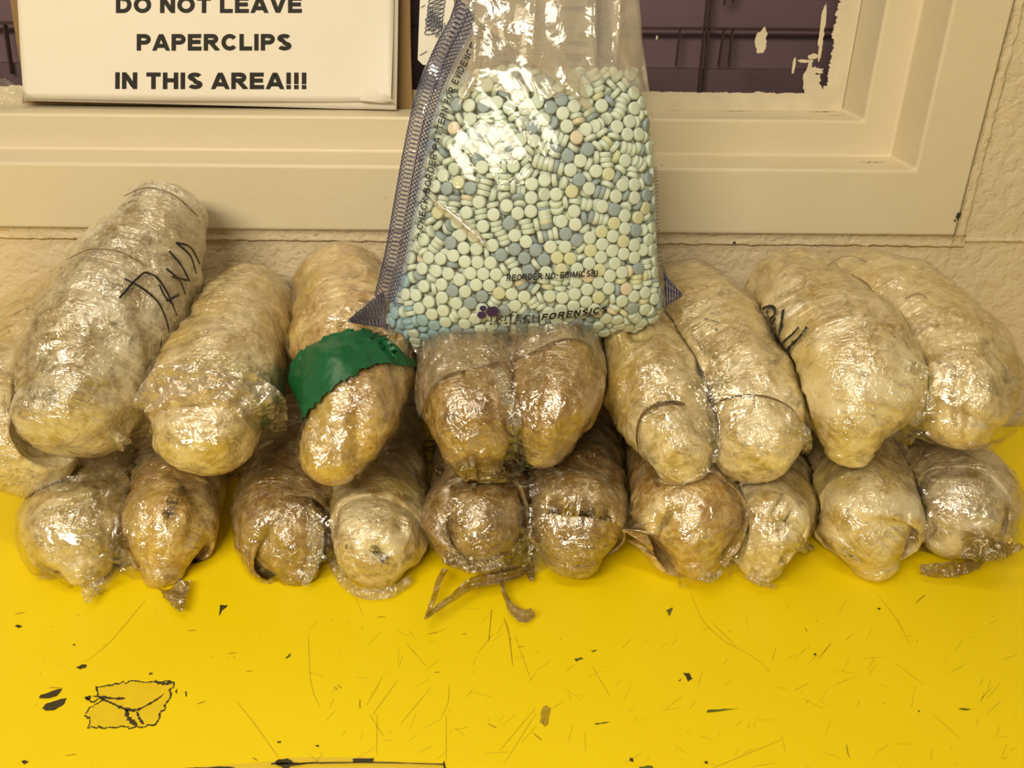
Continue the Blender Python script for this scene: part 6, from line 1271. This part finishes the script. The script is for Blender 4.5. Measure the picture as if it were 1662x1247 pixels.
PM = [m_pill('pill_'+nm, c) for nm, c in PC]
PMESH = [pill_mesh('pill', m) for m in PM]
LAB = ['pale mint green round tablet pressed against the clear bag film', 'dull slate blue round tablet among the pale green pills', 'light sky blue round tablet in the lower left of the bag',
       'yellowish green round tablet among the pale green pills', 'peach tinted round tablet among the pale green pills', 'whitish green round tablet among the pale green pills']
GRP = ['mint green pills in the bag', 'slate blue pills in the bag', 'sky blue pills in the bag', 'yellowish pills in the bag', 'peach pills in the bag', 'whitish pills in the bag']
PL = np.array(PILLS, float).reshape(-1, 6); pos = PL[:, :3]*1e-4; axs = PL[:, 3:]/99.0; NPILL = len(PL)
rnd = random.Random(21)
rest = [[], [], []]
for i in range(NPILL):
    u, v, w = pos[i]; A = axs[i][0]*EU+axs[i][1]*EV+axs[i][2]*EW; A /= np.linalg.norm(A)
    c = bagw(u, v, w); x = rnd.random()
    corner = v < .018 and u < -.045 or (v < .045 and u < -.068)
    bl = .12+.12*max(0, noise.noise(Vector((u*40, v*40, 3))))*2
    ci = (2 if x < .72 else 0) if corner else (1 if x < bl else 3 if x < bl+(.13 if u > .02 and v < .10 else .03) else 4 if x < bl+.16 and x > bl+.135 else 5 if x < bl+.28 else 0)
    Rm = Vector(A).to_track_quat('Z', 'Y').to_matrix().to_4x4() @ Matrix.Rotation(rnd.random()*6.28, 4, 'Z')
    if i < 300:
        o = bpy.data.objects.new('pill', PMESH[ci][0]); o.matrix_world = Matrix.Translation(c) @ Rm; COL.objects.link(o)
        tag(o, LAB[ci], 'pill', GRP[ci])
    else: rest[0].append((c, Rm, ci))
V, Fq, mi = [], [], []; base = 0
for c, Rm, ci in rest[0]:
    M3 = np.array(Rm.to_3x3()); P = PMESH[ci][1] @ M3.T+c; V.append(P); Fq += [tuple(j+base for j in f) for f in PMESH[ci][2]]; mi += [ci]*len(PMESH[ci][2]); base += len(P)
V = np.vstack(V)
o = mesh('pills', V, Fq, PM, None, midx=mi, origin=bagw(.01, .0, 0)); tag(o, 'deeper mass of small round pale green and blue tablets filling the clear bag', 'pills', None, 'stuff')

# ------------------------------------------------------------------ paper sign on the window ledge
M_PAPER = plain('white_paper', (0.84, 0.775, 0.69), .6, .015, 20)
M_CARD = plain('brown_cardboard', (0.26, 0.155, 0.060), .75, .10, 60, .0003, 260)
SY = .072
def spt(px, py, Y=SY): return atY(px, py, Y)
sign = thing('paper_sign', tuple(spt(340, 170)), 'white paper sign with bold black capitals standing on the window ledge', 'sign')
def sheet_pt(a, b, q):
    x0t, x1t, yt, x0b, x1b, yb0, yb1, Y, curl, sag, seed = q
    x = (x0t+(x1t-x0t)*a)*(1-b)+(x0b+(x1b-x0b)*a)*b; y = yt+(yb0+(yb1-yb0)*a-yt)*b
    p = spt(x, y, Y); d = max(0, (a-.86)/.14)*max(0, (b-.62)/.38); dd = max(0, a+b*.6-1.46)
    return p+np.array((0, -sag*math.sin(a*5+seed)*b-curl*d*d-1.2*curl*dd*dd*4+.0006*noise.noise(Vector((a*4, b*4, seed))), curl*d*.25))
def sheet_px(q, nx=60, ny=44): return [sheet_pt(i/nx, j/ny, q) for j in range(ny+1) for i in range(nx+1)], grid_faces(ny+1, nx+1, False)
Q1 = (12, 650, -330, 40, 645, 163, 179, SY+.0035, .004, .0008, 2); Q0 = (8, 644, -330, 38, 637, 160, 167, SY, .010, .0012, 0)
v, f = sheet_px(Q1); o = mesh('backing_sheet', v, f, M_PAPER, sign); m = o.modifiers.new('thickness', 'SOLIDIFY'); m.thickness = .0006
v, f = sheet_px(Q0); o = mesh('paper', v, f, M_PAPER, sign); m = o.modifiers.new('thickness', 'SOLIDIFY'); m.thickness = .0002
def on_sheet(x, y, lift=.0004):
    b = .9
    for _ in range(6):
        a = (x-(Q0[0]*(1-b)+Q0[3]*b))/((Q0[1]-Q0[0])*(1-b)+(Q0[4]-Q0[3])*b); b = (y-Q0[2])/(Q0[5]+(Q0[6]-Q0[5])*a-Q0[2])
    return sheet_pt(a, b, Q0)+np.array((0, -lift, 0))
# dog-eared corner
c0 = [(583, 163, .0045), (603, 131, .0050), (620, 146, .0075), (632, 159, .0105), (640, 165, .009), (620, 167, .005)]
P = [spt(x, y, SY-d) for x, y, d in c0]; mesh('paper_corner', P+[sum(P)/len(P)+np.array((0, -.002, 0))], [(k, (k+1) % 6, 6) for k in range(6)], M_PAPER, sign, smooth=True)
M_SIGNINK = plain('black_print', (0.012, 0.010, 0.008), .6)
pl = lambda x, y: on_sheet(x, -y)
tx = [run_on('DO NOT LEAVE', (189, -21), (490, -21), 26.5, pl, .125, 0, .12), run_on('PAPERCLIPS', (223, -82), (473, -82), 27, pl, .125, 0, .12), run_on('IN THIS AREA!!!', (188, -144), (497, -145), 27, pl, .125, 0, .12)]
for v, f in tx: mesh('lettering', v, f, M_SIGNINK, sign, smooth=False)
cb = [(8, -330), (662, -330), (666, 60), (669, 176), (36, 168), (38, 135), (27, 70), (16, 0)]
P = [spt(x, y, .0845) for x, y in cb]; n = len(P); 
o = mesh('cardboard_sheet', P+[p+np.array((0, .004, 0)) for p in P], [tuple(range(n)), tuple(range(n, 2*n))[::-1]]+[(k, n+k, n+(k+1) % n, (k+1) % n) for k in range(n)], M_CARD, None, smooth=False, origin=spt(340, 172, .0845))
tag(o, 'brown cardboard sheet with a worn edge standing behind the paper sign', 'cardboard')
v, f = flap_pts([(spt(-40, 160, .060), .010, (0, .2, 1)), (spt(0, 152, .062), .012, (0, .2, 1)), (spt(22, 152, .064), .009, (0, .2, 1)), (spt(42, 158, .064), .004, (0, .2, 1))], 3, crump=.003)
for p in v: p[2] = max(p[2], Z2+.0006)
o = mesh('plastic_wrapper', v, f, M_FLAP, None, origin=spt(0, 160, .062)); tag(o, 'scrap of crumpled clear plastic on the ledge left of the paper sign', 'plastic wrapper')

# ------------------------------------------------------------------ last pass: nothing sits inside anything else
def meshdata(o):
    n = len(o.data.vertices); V = np.zeros(n*3); o.data.vertices.foreach_get('co', V); return V.reshape(-1, 3)+np.array(parent_loc(o))
def solid_of(o, mx=.03):
    V = meshdata(o); Fq = [tuple(p.vertices) for p in o.data.polygons]; c = V.mean(0)
    k = max(range(0, len(Fq), max(1, len(Fq)//60)), key=lambda i: np.linalg.norm(V[Fq[i][0]]-c)); f = Fq[k]
    if np.cross(V[f[1]]-V[f[0]], V[f[2]]-V[f[0]]) @ (V[f[0]]-c) < 0: Fq = [q[::-1] for q in Fq]
    return (BVHTree.FromPolygons([tuple(p) for p in V], Fq), V.min(0), V.max(0), mx)
done = [solid_of([o for o in bag.children if o.name.startswith('bag_film')][0], .012)]
for key in ('b1', 'b2', 'b3', 'b4', 'b5', 'ta', 'tb', 'tc', 'td', 'te'):
    t_ = PACKS[key][0]; kids = list(t_.children); mine = []
    for o in kids:
        if o.name.startswith('green_tape'): continue
        V0 = meshdata(o); V = clear(V0.copy(), done, .0011 if o.name.startswith(('roll', 'plastic')) else .0016)
        o.data.vertices.foreach_set('co', (V-np.array(parent_loc(o))).ravel()); o.data.update()
    for o in kids:
        if o.name.startswith(('roll', 'plastic_wrap')): mine.append(solid_of(o, .03 if o.name.startswith('roll') else .012))
    done += mine
